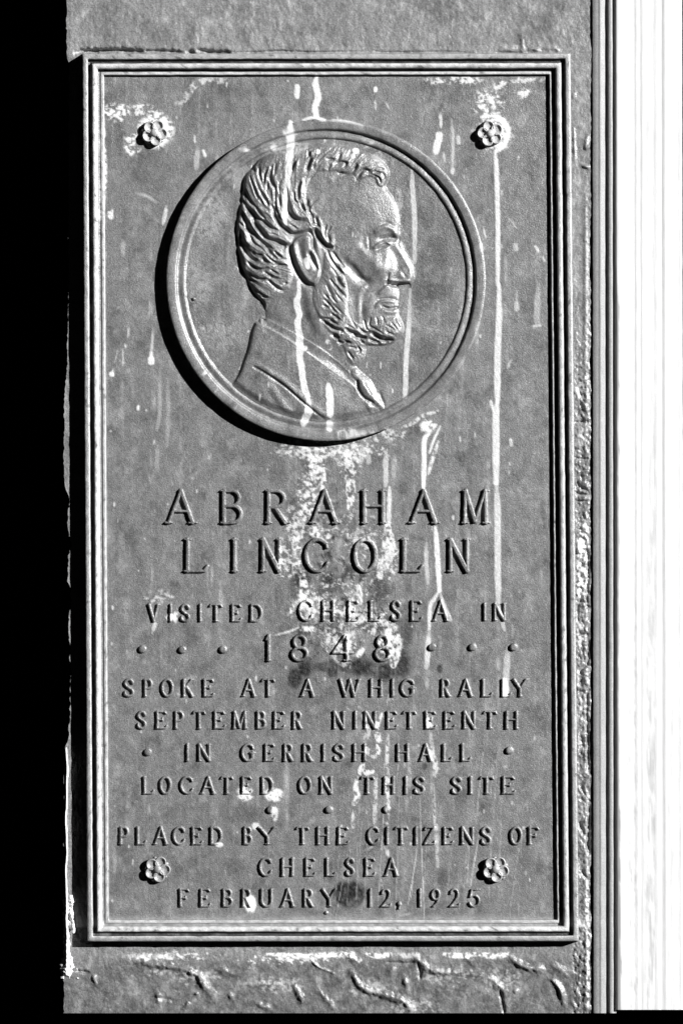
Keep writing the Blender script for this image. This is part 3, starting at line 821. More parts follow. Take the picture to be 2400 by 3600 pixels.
GL['M'] = [([(.13, 0), (.16, 1)], .9), ([(.16, 1), (.5, .05)], 1.1), ([(.5, .05), (.84, 1)], .75), ([(.84, 1), (.88, 0)], 1.0), ([(.05, 0), (.23, 0)], S_), ([(.78, 0), (.98, 0)], S_), ([(.06, 1), (.17, 1)], S_), ([(.84, 1), (.95, 1)], S_)]
GL['N'] = [([(.14, 0), (.14, 1)], .9), ([(.14, 1), (.88, 0)], 1.15), ([(.88, 0), (.88, 1)], .85), ([(.04, 0), (.26, 0)], S_), ([(.03, 1), (.16, 1)], S_), ([(.77, 1), (.98, 1)], S_)]
GL['O'] = [(arc(.5, .5, .46, .5, 0, 360, 26), 1.0)]
GL['P'] = stem(.18, .14) + [([(.18, 1)] + arc(.52, .73, .4, .27, 90, -90) + [(.26, .44)], .95)]
GL['R'] = stem(.15, .11) + [([(.15, 1)] + arc(.45, .745, .34, .255, 90, -90) + [(.15, .49)], .95), ([(.42, .49), (.84, 0)], 1.1), ([(.82, 0), (1.0, 0)], S_)]
GL['S'] = [([(.86, .82), (.72, .95), (.5, 1.0), (.26, .94), (.13, .78), (.22, .62), (.5, .5), (.78, .38), (.88, .2), (.74, .05), (.48, 0), (.24, .04), (.1, .16)], 1.0, 'c'), ([(.88, .9), (.86, .74)], .6), ([(.08, .06), (.1, .26)], .7)]
GL['T'] = stem(.5, .14, top=False) + [([(.04, .9), (.1, 1), (.9, 1), (.97, .88)], .75)]
GL['U'] = [([(.12, 1), (.12, .32), (.24, .08), (.48, 0), (.72, .08), (.84, .32), (.84, 1)], 1.0, 'c'), ([(.02, 1), (.24, 1)], S_), ([(.74, 1), (.98, 1)], S_)]
GL['V'] = [([(.1, 1), (.54, 0)], 1.1), ([(.54, 0), (.92, 1)], .75), ([(0, 1), (.2, 1)], S_), ([(.82, 1), (1, 1)], S_)]
GL['W'] = [([(.06, 1), (.30, 0)], 1.1), ([(.30, 0), (.53, .95)], .75), ([(.50, 1), (.72, 0)], 1.1), ([(.72, 0), (.95, 1)], .75), ([(0, 1), (.14, 1)], S_), ([(.88, 1), (1, 1)], S_)]
GL['Y'] = [([(.08, 1), (.52, .45)], 1.05), ([(.52, .45), (.92, 1)], .8), ([(.52, .47), (.52, 0)], 1.0), ([(.38, 0), (.66, 0)], S_), ([(0, 1), (.16, 1)], S_), ([(.84, 1), (1, 1)], S_)]
GL['Z'] = [([(.08, .86), (.1, 1), (.92, 1)], .7), ([(.92, 1), (.06, 0)], 1.05), ([(.06, 0), (.9, 0), (.98, .14)], .75)]
GL['1'] = [([(.55, 0), (.55, 1)], 1.1), ([(.55, 1), (.2, .84)], .75), ([(.25, 0), (.9, 0)], S_)]
GL['2'] = [([(.1, .74), (.22, .94), (.5, 1.0), (.78, .92), (.86, .72), (.74, .48), (.4, .2), (.06, 0)], .9, 'c'), ([(.06, 0), (.9, 0), (1.0, .12)], .8)]
GL['4'] = [([(.62, 1), (.04, .3)], .8), ([(.04, .3), (.98, .3)], .75), ([(.72, .96), (.72, 0)], 1.0), ([(.56, 0), (.9, 0)], S_)]
GL['5'] = [([(.22, .94), (.1, .56)], .8), ([(.2, .98), (.95, 1)], .75), ([(.1, .56), (.32, .64), (.62, .62), (.86, .48), (.9, .28), (.76, .08), (.46, 0), (.2, .04), (.04, .2)], .95, 'c')]
GL['8'] = [(arc(.5, .75, .36, .25, 0, 360, 20), .95), (arc(.5, .26, .46, .26, 0, 360, 22), 1.0)]
GL['9'] = [(arc(.47, .7, .42, .3, 0, 360, 22), .9), ([(.88, .72), (.8, .42), (.55, .16), (.2, 0)], .95, 'c')]
GL[','] = [([(.4, .9), (.55, .7)], 1.6), ([(.6, .7), (.2, 0)], .7)]

# every letter as (character, left, right) along its line, with the line's top and base
LINES = [
 (1719, 1845, 6.9, 9.8, 'A 571 695 B 762 858 R 919 1022 A 1076 1199 H 1255 1365 A 1425 1547 M 1607 1725'),
 (1890, 2015, 6.9, 9.8, 'L 634 735 I 804 840 N 902 995 C 1060 1160 O 1233 1329 L 1396 1488 N 1560 1656'),
 (2121, 2189, 4.5, 7.7, 'V 512 562 I 588 606 S 626 671 I 691 711 T 728 784 E 803 850 D 869 924'),
 (2108, 2187, 4.6, 7.7, 'C 1041 1102 H 1120 1182 E 1211 1262 L 1287 1340 S 1366 1412 E 1432 1484 A 1511 1580'),
 (2117, 2186, 4.5, 7.7, 'I 1689 1709 N 1723 1780'),
 (2229, 2328, 5.4, 8.8, '1 922 958 8 1015 1085 4 1158 1243 8 1309 1375'),
 (2384, 2453, 4.5, 7.7, 'S 427 475 P 496 538 O 560 611 K 631 686 E 704 754 A 841 903 T 910 969 A 1047 1110 W 1181 1269 H 1288 1349 I 1367 1386 G 1401 1459 R 1540 1586 A 1602 1665 L 1682 1731 L 1752 1797 Y 1792 1854'),
 (2497, 2566, 4.5, 7.7, 'S 473 518 E 538 589 P 604 648 T 670 725 E 741 794 M 807 872 B 892 937 E 951 1002 R 1019 1066 N 1159 1215 I 1236 1256 N 1269 1326 E 1348 1397 T 1407 1465 E 1483 1534 E 1550 1600 N 1616 1674 T 1689 1748 H 1763 1825'),
 (2612, 2680, 4.5, 7.7, 'I 646 666 N 685 744 G 841 896 E 919 967 R 987 1035 R 1054 1102 I 1124 1145 S 1164 1213 H 1229 1292 H 1382 1442 A 1464 1522 L 1545 1589 L 1610 1655'),
 (2727, 2795, 4.5, 7.7, 'L 493 543 O 554 604 C 626 682 A 696 761 T 767 822 E 839 887 D 909 962 O 1043 1096 N 1114 1172 T 1259 1317 H 1336 1391 I 1414 1432 S 1446 1496 S 1578 1626 I 1640 1661 T 1676 1736 E 1753 1811'),
 (2904, 2973, 4.5, 7.7, 'P 410 455 L 470 516 A 531 594 C 600 653 E 664 714 D 729 783 B 846 888 Y 899 974 T 1032 1089 H 1102 1162 E 1176 1227 C 1283 1334 I 1347 1368 T 1378 1436 I 1448 1469 Z 1481 1531 E 1547 1594 N 1608 1669 S 1681 1729 O 1784 1835 F 1846 1896'),
 (3013, 3084, 4.5, 7.7, 'C 903 958 H 977 1038 E 1062 1110 L 1135 1181 S 1206 1249 E 1272 1320 A 1342 1403'),
 (3122, 3192, 4.2, 7.6, 'F 620 668 E 692 742 B 771 820 R 840 888 U 906 964 A 978 1039 R 1057 1106 Y 1122 1185 1 1287 1309 2 1330 1375 , 1394 1408 1 1461 1483 9 1507 1549 2 1571 1616 5 1639 1689'),
]
for ln, (yt, yb, lw, lh, spec) in enumerate(LINES):
    tk = spec.split()
    items = [(tk[i], float(tk[i + 1]) + 5.5, float(tk[i + 2]) + 1.5) for i in range(0, len(tk), 3)]
    yt2, yb2 = yt + 2, yb - 3.5
    line = bpy.data.objects.new('inscription_line', None)
    COL.objects.link(line); line.parent = plaque
    line.empty_display_size = .02
    for li, (ch, xl, xr) in enumerate(items):
        f = Field(xl - 20, yt - 20, xr + 20, yb + 26, 1.6)
        SD = np.full(f.X.shape, 99.0)
        jx = rng.uniform(-.012, .012)
        for st in GL[ch]:
            pts, wf = st[0], st[1]
            if ch == ',':
                q = [(xl + (xr - xl) * a, yb2 + 6 - 22 * b) for a, b in pts]
            else:
                mx = lw * .9
                q = [(xl + mx + (xr - xl - 2 * mx) * (a + jx * b), (yb2 - lw * .6) - (yb2 - yt2 - 1.2 * lw) * b) for a, b in pts]
            if len(st) > 2:
                q = catmull(q, n=5)
            win = f.window(q, 26)
            d, _ = f.seg_dist(q, win)
            SD[win] = np.minimum(SD[win], d - lw * wf)
        d = SD + 0.7 * vnoise(f.X, f.Y, 9, 9, 200 + ln)
        # crisp cast letter: steep wall, faintly rounded top, a soft fillet where it meets the panel
        Hh = lh * (1 - smooth(-2.0, 1.6, d)) + 1.5 * np.exp(-np.maximum(d, 0) / 3.6) - 1.55 + .4 * smooth(1, 6, -d)
        Hh = Hh + .35 * fbm(f.X, f.Y, 9, 9, 300 + ln, 2) * (d < 0)
        Hh = np.where(d > 11, -2.0, Hh - 0.9 * smooth(5, 11, d))
        relief('letter', f, Hh, BRONZE, line, keep_v=d < 9)

# raised dots, domed discs turned on a lathe
def lathe(name, cx, cy, prof, seg, mat, parent, sx=1.0, sy=1.0, wob=0.0, seed=0, stain=1.0):
    P = np.array(prof, float)
    th = np.linspace(0, 2 * math.pi, seg, endpoint=False)
    R, T = np.meshgrid(P[:, 0], th)
    Hh = np.repeat(P[:, 1][None, :], seg, 0)
    Xr = cx + R * np.cos(T) * sx; Yr = cy + R * np.sin(T) * sy
    if wob:
        Hh = Hh + wob * fbm(Xr, Yr, 30, 30, seed, 3)
        k = wob * vnoise(Xr, Yr, 24, 24, seed + 5)
        Xr = Xr + k * np.cos(T); Yr = Yr + k * np.sin(T)
    V = pos(Xr.ravel(), Yr.ravel(), Hh.ravel())
    n = len(P)
    i, j = np.meshgrid(np.arange(n - 1), np.arange(seg))
    a = j * n + i; b = ((j + 1) % seg) * n + i
    F = np.stack([a, a + 1, b + 1, b], -1).reshape(-1, 4)
    pl, dk = stains_at(Xr, Yr)
    return make_mesh(name, V, F, mat, parent, {'pale': pl.ravel() * stain + (.24 if stain < .5 else 0), 'dark': dk.ravel()})
DOT = [(17, -1.5), (14.5, .3), (13.6, 3.0), (13, 6.4), (11.5, 8.2), (7, 8.9), (2, 9.1), (.05, 9.1)]
for cx, cy in [(499, 2284), (639, 2286), (782, 2285), (1517, 2277), (1658, 2277), (1802, 2277), (518, 2646), (1787, 2640), (949, 2849), (1154, 2848), (1357, 2847)]:
    lathe('raised_dot', cx + 3, cy - 2, DOT, 28, BRONZE, plaque, wob=.4, seed=int(cx))

# rosettes covering the fixing bolts: five cupped petals, small sepals between them, a boss
def rosette(cx, cy, rot, sc_=1.0, seed=0):
    r = lathe('rosette', cx, cy, [(40 * sc_, -2), (38 * sc_, 5), (33 * sc_, 10), (20 * sc_, 11), (.05, 11)], 40, BRONZE, plaque, wob=.8, seed=seed, stain=.12)
    for k in range(5):
        a = math.radians(rot + 72 * k)
        px, py = cx + 26.5 * sc_ * math.cos(a), cy - 26.5 * sc_ * math.sin(a)
        prof = [(21.5, 2), (21.3, 13), (20.6, 16.5), (19.2, 18.5), (17.2, 18.6), (14.5, 16), (10, 13), (5, 12), (.05, 12)]
        lathe('petal', px, py, [(q * sc_, h) for q, h in prof], 30, BRONZE, r, wob=1.0, seed=seed + k, stain=.2)
        a2 = a + math.radians(36)
        px, py = cx + 38 * sc_ * math.cos(a2), cy - 38 * sc_ * math.sin(a2)
        lathe('sepal', px, py, [(8, -2), (7.2, 6), (5.5, 9.5), (2.5, 11), (.05, 11.4)], 14, BRONZE, r, wob=.8, seed=seed + 20 + k, stain=.25)
    lathe('boss', cx, cy, [(15.5 * sc_, 9), (15 * sc_, 17), (13 * sc_, 20.5), (8.5 * sc_, 23), (3, 23.8), (.05, 23.8)], 26, BRONZE, r, wob=.8, seed=seed + 40, stain=.15)
    return r
rosette(544, 466, 62, .98, 401)
rosette(1723, 469, 32, .98, 421)
rosette(1742, 3056, 59, .98, 441)
rosette(554, 3056, 66, .98, 461)

# a cast nub below the date
lathe('cast_nub', 1148, 3208, [(8, -2), (7, 3), (4, 6), (.05, 6.5)], 16, BRONZE, plaque, wob=1, seed=9)

# ------------------------------------------------------------------ medallion
FIELD_H = 18.5
medal = lathe('medallion', MX, MY, [(R, h) for R, h in [(563, -3), (561, -1), (560, 3), (560.5, 29), (559.5, 31.5), (556.5, 33), (550, 33.2), (532, 32.2), (528, 31.2), (525.5, 28), (523, 23.5), (519, 22.2), (514, 22.6),
             (509, 24.2), (503, 25.2), (498, 24.8), (495, 23), (493, 19.6), (490, FIELD_H - .2), (470, FIELD_H - 3)]], 720, BRONZE, plaque, 1.0, RY / RX, wob=.7, seed=500)
lathe('pin', 1100, 431, [(9, 30), (8, 32.5), (5.5, 33), (4.5, 31), (.05, 30.5)], 16, DARKBRONZE, medal)
lathe('pin', 682, 1051, [(7, 17), (6, 22), (3, 24), (.05, 24)], 14, BRONZE, medal)

mf = Field(MX - 500, MY - 504, MX + 500, MY + 504, 1.6)
X, Y = mf.X, mf.Y
rr = np.hypot(X - MX, (Y - MY) * RX / RY)
c1h = crop(800, 500, .19133); c2h = crop(1000, 500, .2551); c3h = crop(800, 760, .2232); c5 = crop(1080, 980, .2232)
ce = crop(1220, 760, .1658)

head_pts = c2([(330, 1450), (333, 1380), (322, 1330), (300, 1300), (258, 1255), (222, 1195), (196, 1140), (166, 1090), (146, 1000), (128, 920), (120, 850), (113, 760), (118, 700), (132, 620), (147, 540), (156, 450),
               (170, 370), (190, 325), (228, 292), (252, 255), (290, 213), (350, 183), (420, 155), (480, 140), (540, 112), (640, 100), (750, 98), (860, 106), (960, 122), (1060, 148), (1150, 185), (1220, 225),
               (1262, 270), (1279, 320), (1272, 370), (1250, 415), (1268, 455), (1304, 505), (1332, 570), (1350, 640), (1358, 700), (1354, 750), (1352, 790), (1354, 830), (1342, 860), (1350, 885), (1374, 925), (1402, 972),
               (1432, 1022), (1455, 1070), (1466, 1110), (1460, 1148), (1440, 1167), (1400, 1172), (1352, 1174), (1346, 1205), (1350, 1250), (1345, 1288), (1330, 1308), (1344, 1335), (1338, 1356), (1350, 1390),
               (1356, 1420), (1374, 1455), (1387, 1495), (1386, 1535), (1368, 1575), (1328, 1612), (1260, 1640), (1180, 1645), (1105, 1645), (1095, 1690), (1100, 1790), (1000, 1900), (700, 1760), (420, 1560)])
hair_pts = c2([(333, 1380), (322, 1330), (300, 1300), (258, 1255), (222, 1195), (196, 1140), (166, 1090), (146, 1000), (128, 920), (120, 850), (113, 760), (118, 700), (132, 620), (147, 540), (156, 450),
               (170, 370), (190, 325), (228, 292), (252, 255), (290, 213), (350, 183), (420, 155), (480, 140), (540, 112), (640, 100), (750, 98), (860, 106), (960, 122), (1060, 148), (1150, 185), (1220, 225),
               (1262, 270), (1279, 320), (1272, 370), (1250, 410), (1220, 430), (1188, 415), (1165, 360), (1120, 350), (1080, 372), (1035, 380), (1015, 340), (975, 335), (915, 345), (880, 310), (820, 312), (740, 312),
               (690, 350), (650, 430), (645, 540), (690, 610), (720, 680), (780, 740), (820, 830), (868, 890), (830, 930), (800, 900), (740, 800), (715, 745), (690, 765), (620, 795), (555, 805), (525, 870), (505, 1000), (545, 1080), (522, 1180),
               (440, 1265), (370, 1310)])
beard_pts = c2([(705, 1195), (692, 1290), (720, 1380), (762, 1450), (795, 1510), (850, 1570), (905, 1620), (940, 1690), (965, 1760), (1010, 1800), (1060, 1780), (1095, 1710), (1105, 1648), (1180, 1643), (1260, 1638), (1326, 1610), (1366, 1573),
                (1384, 1535), (1386, 1495), (1370, 1455), (1310, 1430), (1220, 1450), (1120, 1480), (1060, 1480), (980, 1430), (960, 1340), (965, 1240), (940, 1120), (890, 1030), (840, 950), (800, 905), (780, 960), (765, 1080), (735, 1170)])
ear_pts = c2([(548, 840), (600, 803), (660, 792), (692, 825), (700, 900), (728, 960), (752, 1050), (748, 1120), (705, 1182), (655, 1150), (605, 1085), (565, 1000), (538, 910)])
coat_pts = c6([(302, 136), (280, 175), (262, 240), (252, 300), (230, 385), (198, 475), (160, 580), (122, 645), (90, 690), (20, 760), (150, 900), (400, 1060), (700, 1150), (930, 1180), (1200, 1150), (1450, 1060),
               (1480, 990), (1440, 960), (1380, 900), (1300, 850), (1200, 722), (1110, 640), (920, 510), (760, 395), (640, 312), (560, 262), (440, 190), (360, 152)])
collar_pts = c6([(352, 84), (335, 108), (330, 150), (440, 215), (640, 340), (920, 540), (1110, 670), (1200, 760), (1290, 860), (1400, 960), (1450, 950), (1400, 850), (1300, 700), (1200, 600), (1130, 570), (1060, 502), (960, 424), (860, 352), (720, 268), (640, 226), (560, 184), (470, 138)])
bow_pts = c6([(1150, 560), (1200, 540), (1240, 590), (1310, 640), (1360, 720), (1380, 790), (1430, 860), (1470, 940), (1440, 960), (1380, 880), (1330, 850), (1260, 810), (1210, 730), (1195, 660), (1150, 610)])
def outline(p):
    return catmull(p, closed=True, n=3)
sd_head = mf.signed(outline(head_pts)); sd_hair = mf.signed(outline(hair_pts)); sd_beard = mf.signed(outline(beard_pts))
sd_ear = mf.signed(outline(ear_pts)); sd_coat = mf.signed(outline(coat_pts)); sd_collar = mf.signed(outline(collar_pts)); sd_bow = mf.signed(outline(bow_pts))
def swell(sd, A, tau):
    return A * (1 - np.exp(-np.maximum(sd, 0) / tau))
R_ = np.zeros(X.shape)
# one body under everything: head, neck and shoulders share a crisp edge and a broad low dome
body_pts = head_pts[:-5] + c2([(1098, 1690), (1085, 1745)]) + c6([(1190, 520), (1260, 590), (1330, 660), (1385, 780), (1440, 860), (1485, 960), (1450, 1060), (1200, 1150), (930, 1180), (700, 1150), (400, 1060), (150, 900), (20, 760), (90, 690),
           (122, 645), (160, 580), (198, 475), (230, 385), (252, 300), (262, 240), (280, 175), (300, 138), (326, 122), (338, 100)])
sd_body = mf.signed(outline(body_pts))
neck = np.maximum(smooth(1000, 1130, Y) * (1 - smooth(1040, 1180, X)), smooth(1180, 1260, Y))
fade = 1 - .5 * smooth(1230, 1480, Y)
R_ += (swell(sd_body, 7.5 - 3.5 * neck, 3.5 + 2.5 * neck) + swell(sd_body, 17.0 - 7 * neck, 85)) * fade
# hair mass and beard stand over the skin
R_ += swell(sd_hair, 3.4, 5) + swell(sd_hair, 4.0, 30)
R_ += swell(sd_beard, 2.6, 5) + swell(sd_beard, 3.0, 26)
# standing collar over the neck, coat over the collar
over = np.maximum(swell(sd_collar, 2.4, 3.0), np.where(sd_coat > 0, 2.4, 0)) * (1 - smooth(0, 4, sd_beard) * (Y < 1240))
R_ += over * (sd_body > 0) + swell(sd_coat, 3.2, 3.2)
R_ += np.where(sd_bow > 0, swell(sd_bow, 6.0, 9), 0)

def tool(pts, sig, amp, taper=.5, curve=True):
    """one stroke of the modelling tool: positive raises a ridge, negative cuts a groove"""
    p = catmull(pts, n=5) if curve and len(pts) > 2 else np.array(pts, float)
    win = mf.window(p, sig * 3.5)
    if win is None:
        return
    d, t = mf.seg_dist(p, win)
    prof = np.exp(-(d / sig) ** 2 / 2)
    tp = 1 - taper + taper * np.sin(np.clip(t, .0, 1) * math.pi) ** .5
    R_[win] += amp * prof * tp
# --- hair locks
GROOVES = []
def hair(conv, lst, k=1.0):
    for p, s, a in lst:
        q = conv(p)
        GROOVES.append(np.array(q, float))
        # the light comes from the upper right, so the dark side of a groove is its right wall: shift the cut a little to the left of the drawn line
        q = [(u - .5 * s, v - .2 * s) for u, v in q]
        tool(q, s * .68, a * .8 * k, .6)
        # the lock beside it swells
        tool([(u + 1.6 * s + 2, v - .8 * s) for u, v in q], s * .8, -a * .22 * k, .8)
hair(c1h, [([(610, 300), (520, 380), (480, 440), (500, 540)], 4, -9), ([(420, 640), (460, 760), (520, 900), (560, 1040)], 3.5, -7), ([(830, 450), (800, 600), (820, 740), (870, 850)], 6, -11),
           ([(870, 850), (880, 1000), (880, 1150)], 4, -6), ([(590, 480), (590, 620), (640, 760)], 4.5, -6), ([(740, 480), (690, 600), (680, 760)], 4, -6), ([(745, 740), (745, 870)], 5, -8),
           ([(620, 930), (700, 1040), (760, 1170)], 4.5, -6), ([(820, 1150), (860, 1240), (880, 1340), (940, 1440), (1010, 1560)], 5, -9), ([(880, 1120), (910, 1260), (960, 1370), (1020, 1460)], 4, -7),
           ([(340, 900), (380, 1010), (450, 1120), (530, 1190)], 6.5, -11), ([(290, 1090), (370, 1200), (470, 1320), (560, 1400), (680, 1470), (800, 1560)], 8, -14), ([(530, 1200), (600, 1310), (700, 1410)], 4.5, -9),
           ([(1120, 1150), (1140, 1280), (1220, 1390), (1330, 1450), (1440, 1440)], 9, -15), ([(1230, 930), (1240, 1050), (1280, 1110)], 3.5, -8), ([(1350, 730), (1320, 850), (1310, 1040)], 5, -12),
           ([(950, 980), (960, 1100), (980, 1180)], 5, -5), ([(1240, 380), (1205, 520)], 5, -8), ([(1535, 330), (1480, 520)], 5, -9), ([(1100, 850), (1110, 1000), (1120, 1150)], 4, -6),
           ([(980, 700), (950, 820), (960, 900)], 4, -4), ([(900, 400), (880, 500), (870, 600)], 5, -6), ([(680, 260), (620, 350), (560, 450)], 5, -4), ([(1520, 180), (1500, 260)], 4, -5),
           ([(240, 1480), (300, 1568)], 5, -8), ([(480, 1430), (560, 1568)], 7, -10), ([(300, 820), (300, 950), (340, 1080)], 4, -6), ([(1370, 1150), (1420, 1260)], 4, -6), ([(1480, 1130), (1500, 1270)], 4, -6)])
hair(c3h, [([(760, 0), (830, 120), (940, 220), (1040, 290), (1200, 270), (1300, 240)], 7, -14), ([(1390, 230), (1420, 330), (1520, 430), (1568, 480)], 6, -12),
           ([(440, 50), (500, 180), (560, 280), (620, 350), (750, 400), (950, 450)], 8, -13), ([(300, 180), (420, 280), (520, 380), (600, 450), (700, 520)], 7.5, -12), ([(250, 0), (320, 150), (380, 250)], 8, -10),
           ([(590, 100), (680, 180), (770, 215)], 5, -9), ([(190, 380), (280, 520), (360, 640), (460, 720)], 9, -14), ([(330, 730), (400, 790), (500, 840), (640, 820)], 5, -9), ([(600, 480), (680, 580), (780, 680)], 4, -8),
           ([(750, 560), (860, 660)], 4, -7), ([(320, 900), (420, 960), (520, 1000), (600, 990)], 5, -11), ([(560, 680), (640, 740)], 6, -7), ([(770, 770), (930, 780)], 5, -9), ([(590, 880), (700, 960), (800, 990)], 5, -7),
           ([(640, 1010), (720, 1080), (850, 1170), (940, 1150)], 5.5, -8), ([(820, 430), (900, 480), (920, 520)], 8, -10), ([(200, 800), (280, 900), (400, 1020), (460, 1030)], 6, -10), ([(220, 250), (250, 400), (330, 470)], 6, -7),
           ([(360, 280), (420, 430), (520, 500)], 5, -6), ([(380, 560), (450, 620), (550, 620)], 6, -6), ([(600, 600), (700, 700), (760, 730)], 3.5, -5), ([(690, 850), (790, 910)], 4, -6), ([(560, 1270), (640, 1280)], 5, -6),
           ([(380, 1080), (470, 1180), (600, 1270)], 5, -6), ([(700, 280), (790, 300)], 4, -6), ([(590, 260), (630, 330)], 4, -6), ([(1010, 150), (1100, 200)], 4, -5), ([(900, 1060), (940, 1050)], 4, -6)])
hair(c2h, [([(150, 280), (130, 340), (110, 410)], 5, -8), ([(380, 230), (350, 310), (315, 390)], 5.5, -9), ([(600, 240), (690, 238)], 5, -8), ([(720, 300), (800, 280), (870, 290)], 6, -10), ([(770, 430), (850, 440), (940, 410), (1010, 340)], 6, -11),
           ([(1015, 505), (1060, 420), (1120, 385), (1190, 420)], 7, -11), ([(1200, 390), (1280, 355), (1370, 370)], 3.5, -6), ([(1240, 410), (1330, 420)], 4, -7), ([(1230, 460), (1300, 490), (1330, 560)], 3.5, -5),
           ([(340, 950), (390, 1030), (400, 1110), (480, 1160)], 5, -10), ([(440, 1040), (450, 1100), (490, 1170)], 5, -10), ([(580, 1150), (555, 1250), (580, 1400)], 3.5, -6), ([(610, 1300), (620, 1420), (650, 1480)], 7, -11),
           ([(470, 1290), (530, 1390), (600, 1440)], 7, -12), ([(320, 800), (340, 930)], 5, -6), ([(780, 150), (760, 220), (730, 290)], 6, -5), ([(640, 310), (600, 390)], 5, -6), ([(240, 870), (280, 940)], 4, -6),
           ([(340, 140), (350, 200)], 4, -5), ([(1000, 300), (960, 390)], 5, -6), ([(860, 300), (830, 350)], 5, -6), ([(640, 1170), (600, 1230)], 3.5, -5), ([(1350, 420), (1390, 500), (1350, 580)], 4, -4), ([(420, 310), (400, 360)], 5, -5),
           ([(470, 780), (380, 860), (350, 920)], 4, -5), ([(420, 440), (340, 510)], 4, -4), ([(480, 330), (420, 440)], 5, -3), ([(560, 180), (470, 260)], 5, -4), ([(930, 120), (900, 200)], 6, -3)])
# bright raised locks
for p, s, a in [([(520, 540), (560, 680), (620, 850), (720, 1000), (800, 1150)], 4, 3), ([(450, 560), (520, 850), (620, 1020), (760, 1230)], 4, 3), ([(800, 480), (720, 620), (700, 760)], 3, 3), ([(820, 800), (840, 950), (850, 1100)], 4, 3.5),
                ([(400, 640), (470, 900), (560, 1090)], 3, 3), ([(360, 860), (420, 1050), (540, 1190), (740, 1300), (860, 1420)], 5, 4), ([(510, 1220), (600, 1370), (700, 1450)], 3, 3), ([(280, 1120), (320, 1300), (380, 1440)], 4, 3.5)]:
    tool(c1h(p), s, a)
for p, s, a in [([(190, 100), (260, 250), (330, 420), (520, 560), (700, 720)], 6, 4), ([(200, 510), (330, 690), (480, 790), (640, 780)], 5, 4.5), ([(260, 660), (360, 830), (520, 920), (640, 960)], 6, 4), ([(360, 60), (430, 200), (520, 320)], 4, 4),
                ([(470, 80), (600, 200), (780, 300), (950, 400)], 7, 4), ([(560, 470), (660, 620), (900, 740)], 5, 3), ([(330, 930), (480, 1020), (560, 1060)], 5, 4), ([(340, 1050), (500, 1200), (620, 1240)], 6, 3),
                ([(1000, 170), (1150, 210), (1300, 170), (1410, 190)], 6, 4), ([(700, 520), (860, 600)], 4, 3)]:
    tool(c3h(p), s, a)
# --- face
F_ = lambda p, s, a, t=.4: tool(c2(p), s * (.9 if s < 4.6 else 1.1), a * (1.15 if s < 4.6 else .72 if s < 15 else .55), t)
F_([(1060, 560), (1200, 640), (1260, 700)], 46, 3.5); F_([(980, 480), (1150, 470), (1240, 520)], 26, 1.6)
F_([(1180, 765), (1240, 735), (1300, 752), (1340, 795)], 6.0, 8.5)                   # brow
F_([(1215, 725), (1260, 700), (1310, 730)], 4, -2.2)
F_([(1225, 832), (1285, 818), (1330, 826)], 6.5, -15.0, .2)                           # socket under the brow
F_([(1125, 850), (1160, 820), (1220, 815)], 8, -4.0)
F_([(1165, 893), (1200, 868), (1245, 848), (1282, 862)], 3.6, 5.5)                   # upper lid
F_([(1190, 908), (1232, 892), (1275, 876)], 2.4, -3.8)                               # lid slit
F_([(1200, 925), (1245, 908), (1272, 896)], 3.2, 2.2)
F_([(1080, 868), (1105, 905), (1150, 928)], 6, -4.0); F_([(1092, 800), (1080, 870)], 6, -2.5); F_([(1120, 800), (1128, 900)], 4, -2.5); F_([(1060, 900), (1100, 940)], 8, 2.5)
F_([(1348, 862), (1378, 930), (1412, 992), (1444, 1060), (1448, 1112)], 6, 6.5, .3)   # bridge of the nose
F_([(1300, 905), (1338, 985), (1345, 1060), (1330, 1090)], 8, -5.5, .4)             # side plane
F_([(1262, 940), (1255, 1000), (1245, 1060)], 7, 4.0)                                # cheek beside the nose
F_([(1310, 1122), (1350, 1100), (1392, 1118)], 8, 4.5); F_([(1400, 1130), (1440, 1130)], 8, 3)
F_([(1272, 1092), (1266, 1140)], 4, -5); F_([(1380, 1085), (1410, 1120)], 4, -3)
F_([(1275, 1138), (1350, 1150), (1430, 1150)], 4.5, 4.5, .2); F_([(1268, 1170), (1340, 1186), (1425, 1184)], 4.4, -12, .1)
F_([(1110, 950), (1180, 1030), (1235, 1120)], 20, 10)                                 # cheekbone
F_([(940, 1000), (1000, 1070), (1055, 1130), (1110, 1150)], 10, -12, .3); F_([(1060, 1120), (1108, 1165)], 6, -5)   # hollow of the cheek
F_([(985, 1015), (1050, 1090)], 5, -3)
F_([(1290, 1165), (1248, 1205), (1205, 1245)], 4, 3.4); F_([(1258, 1155), (1214, 1200), (1170, 1245)], 5.5, -3.5)
F_([(1180, 1225), (1130, 1260), (1090, 1300)], 5, -2.5); F_([(1270, 1230), (1300, 1260)], 10, 2)
F_([(1180, 1345), (1212, 1312), (1262, 1304), (1330, 1310)], 4.2, 4.2); F_([(1205, 1290), (1270, 1284), (1332, 1290)], 3.5, -3)
F_([(1232, 1346), (1280, 1362), (1334, 1352)], 3.2, -7.5, .3); F_([(1235, 1378), (1290, 1390), (1338, 1378)], 5, 4.0)
F_([(1200, 1420), (1270, 1416), (1340, 1410)], 7, -2.5); F_([(1280, 1470), (1335, 1500)], 13, 4)
F_([(1128, 1190), (1082, 1260), (1072, 1350), (1076, 1450)], 5.5, -2.8, .4); F_([(1100, 1185), (1052, 1260), (1046, 1360), (1055, 1480)], 5.5, 2.2, .4)
F_([(1000, 1200), (1010, 1300), (1010, 1420)], 12, -3); F_([(1150, 1300), (1120, 1400)], 8, 3)
F_([(900, 960), (1000, 980)], 30, 4); F_([(1000, 640), (1180, 560)], 70, 5); F_([(1180, 1010), (1230, 1080)], 14, 5)
F_([(880, 1250), (930, 1350), (980, 1430)], 20, 4)
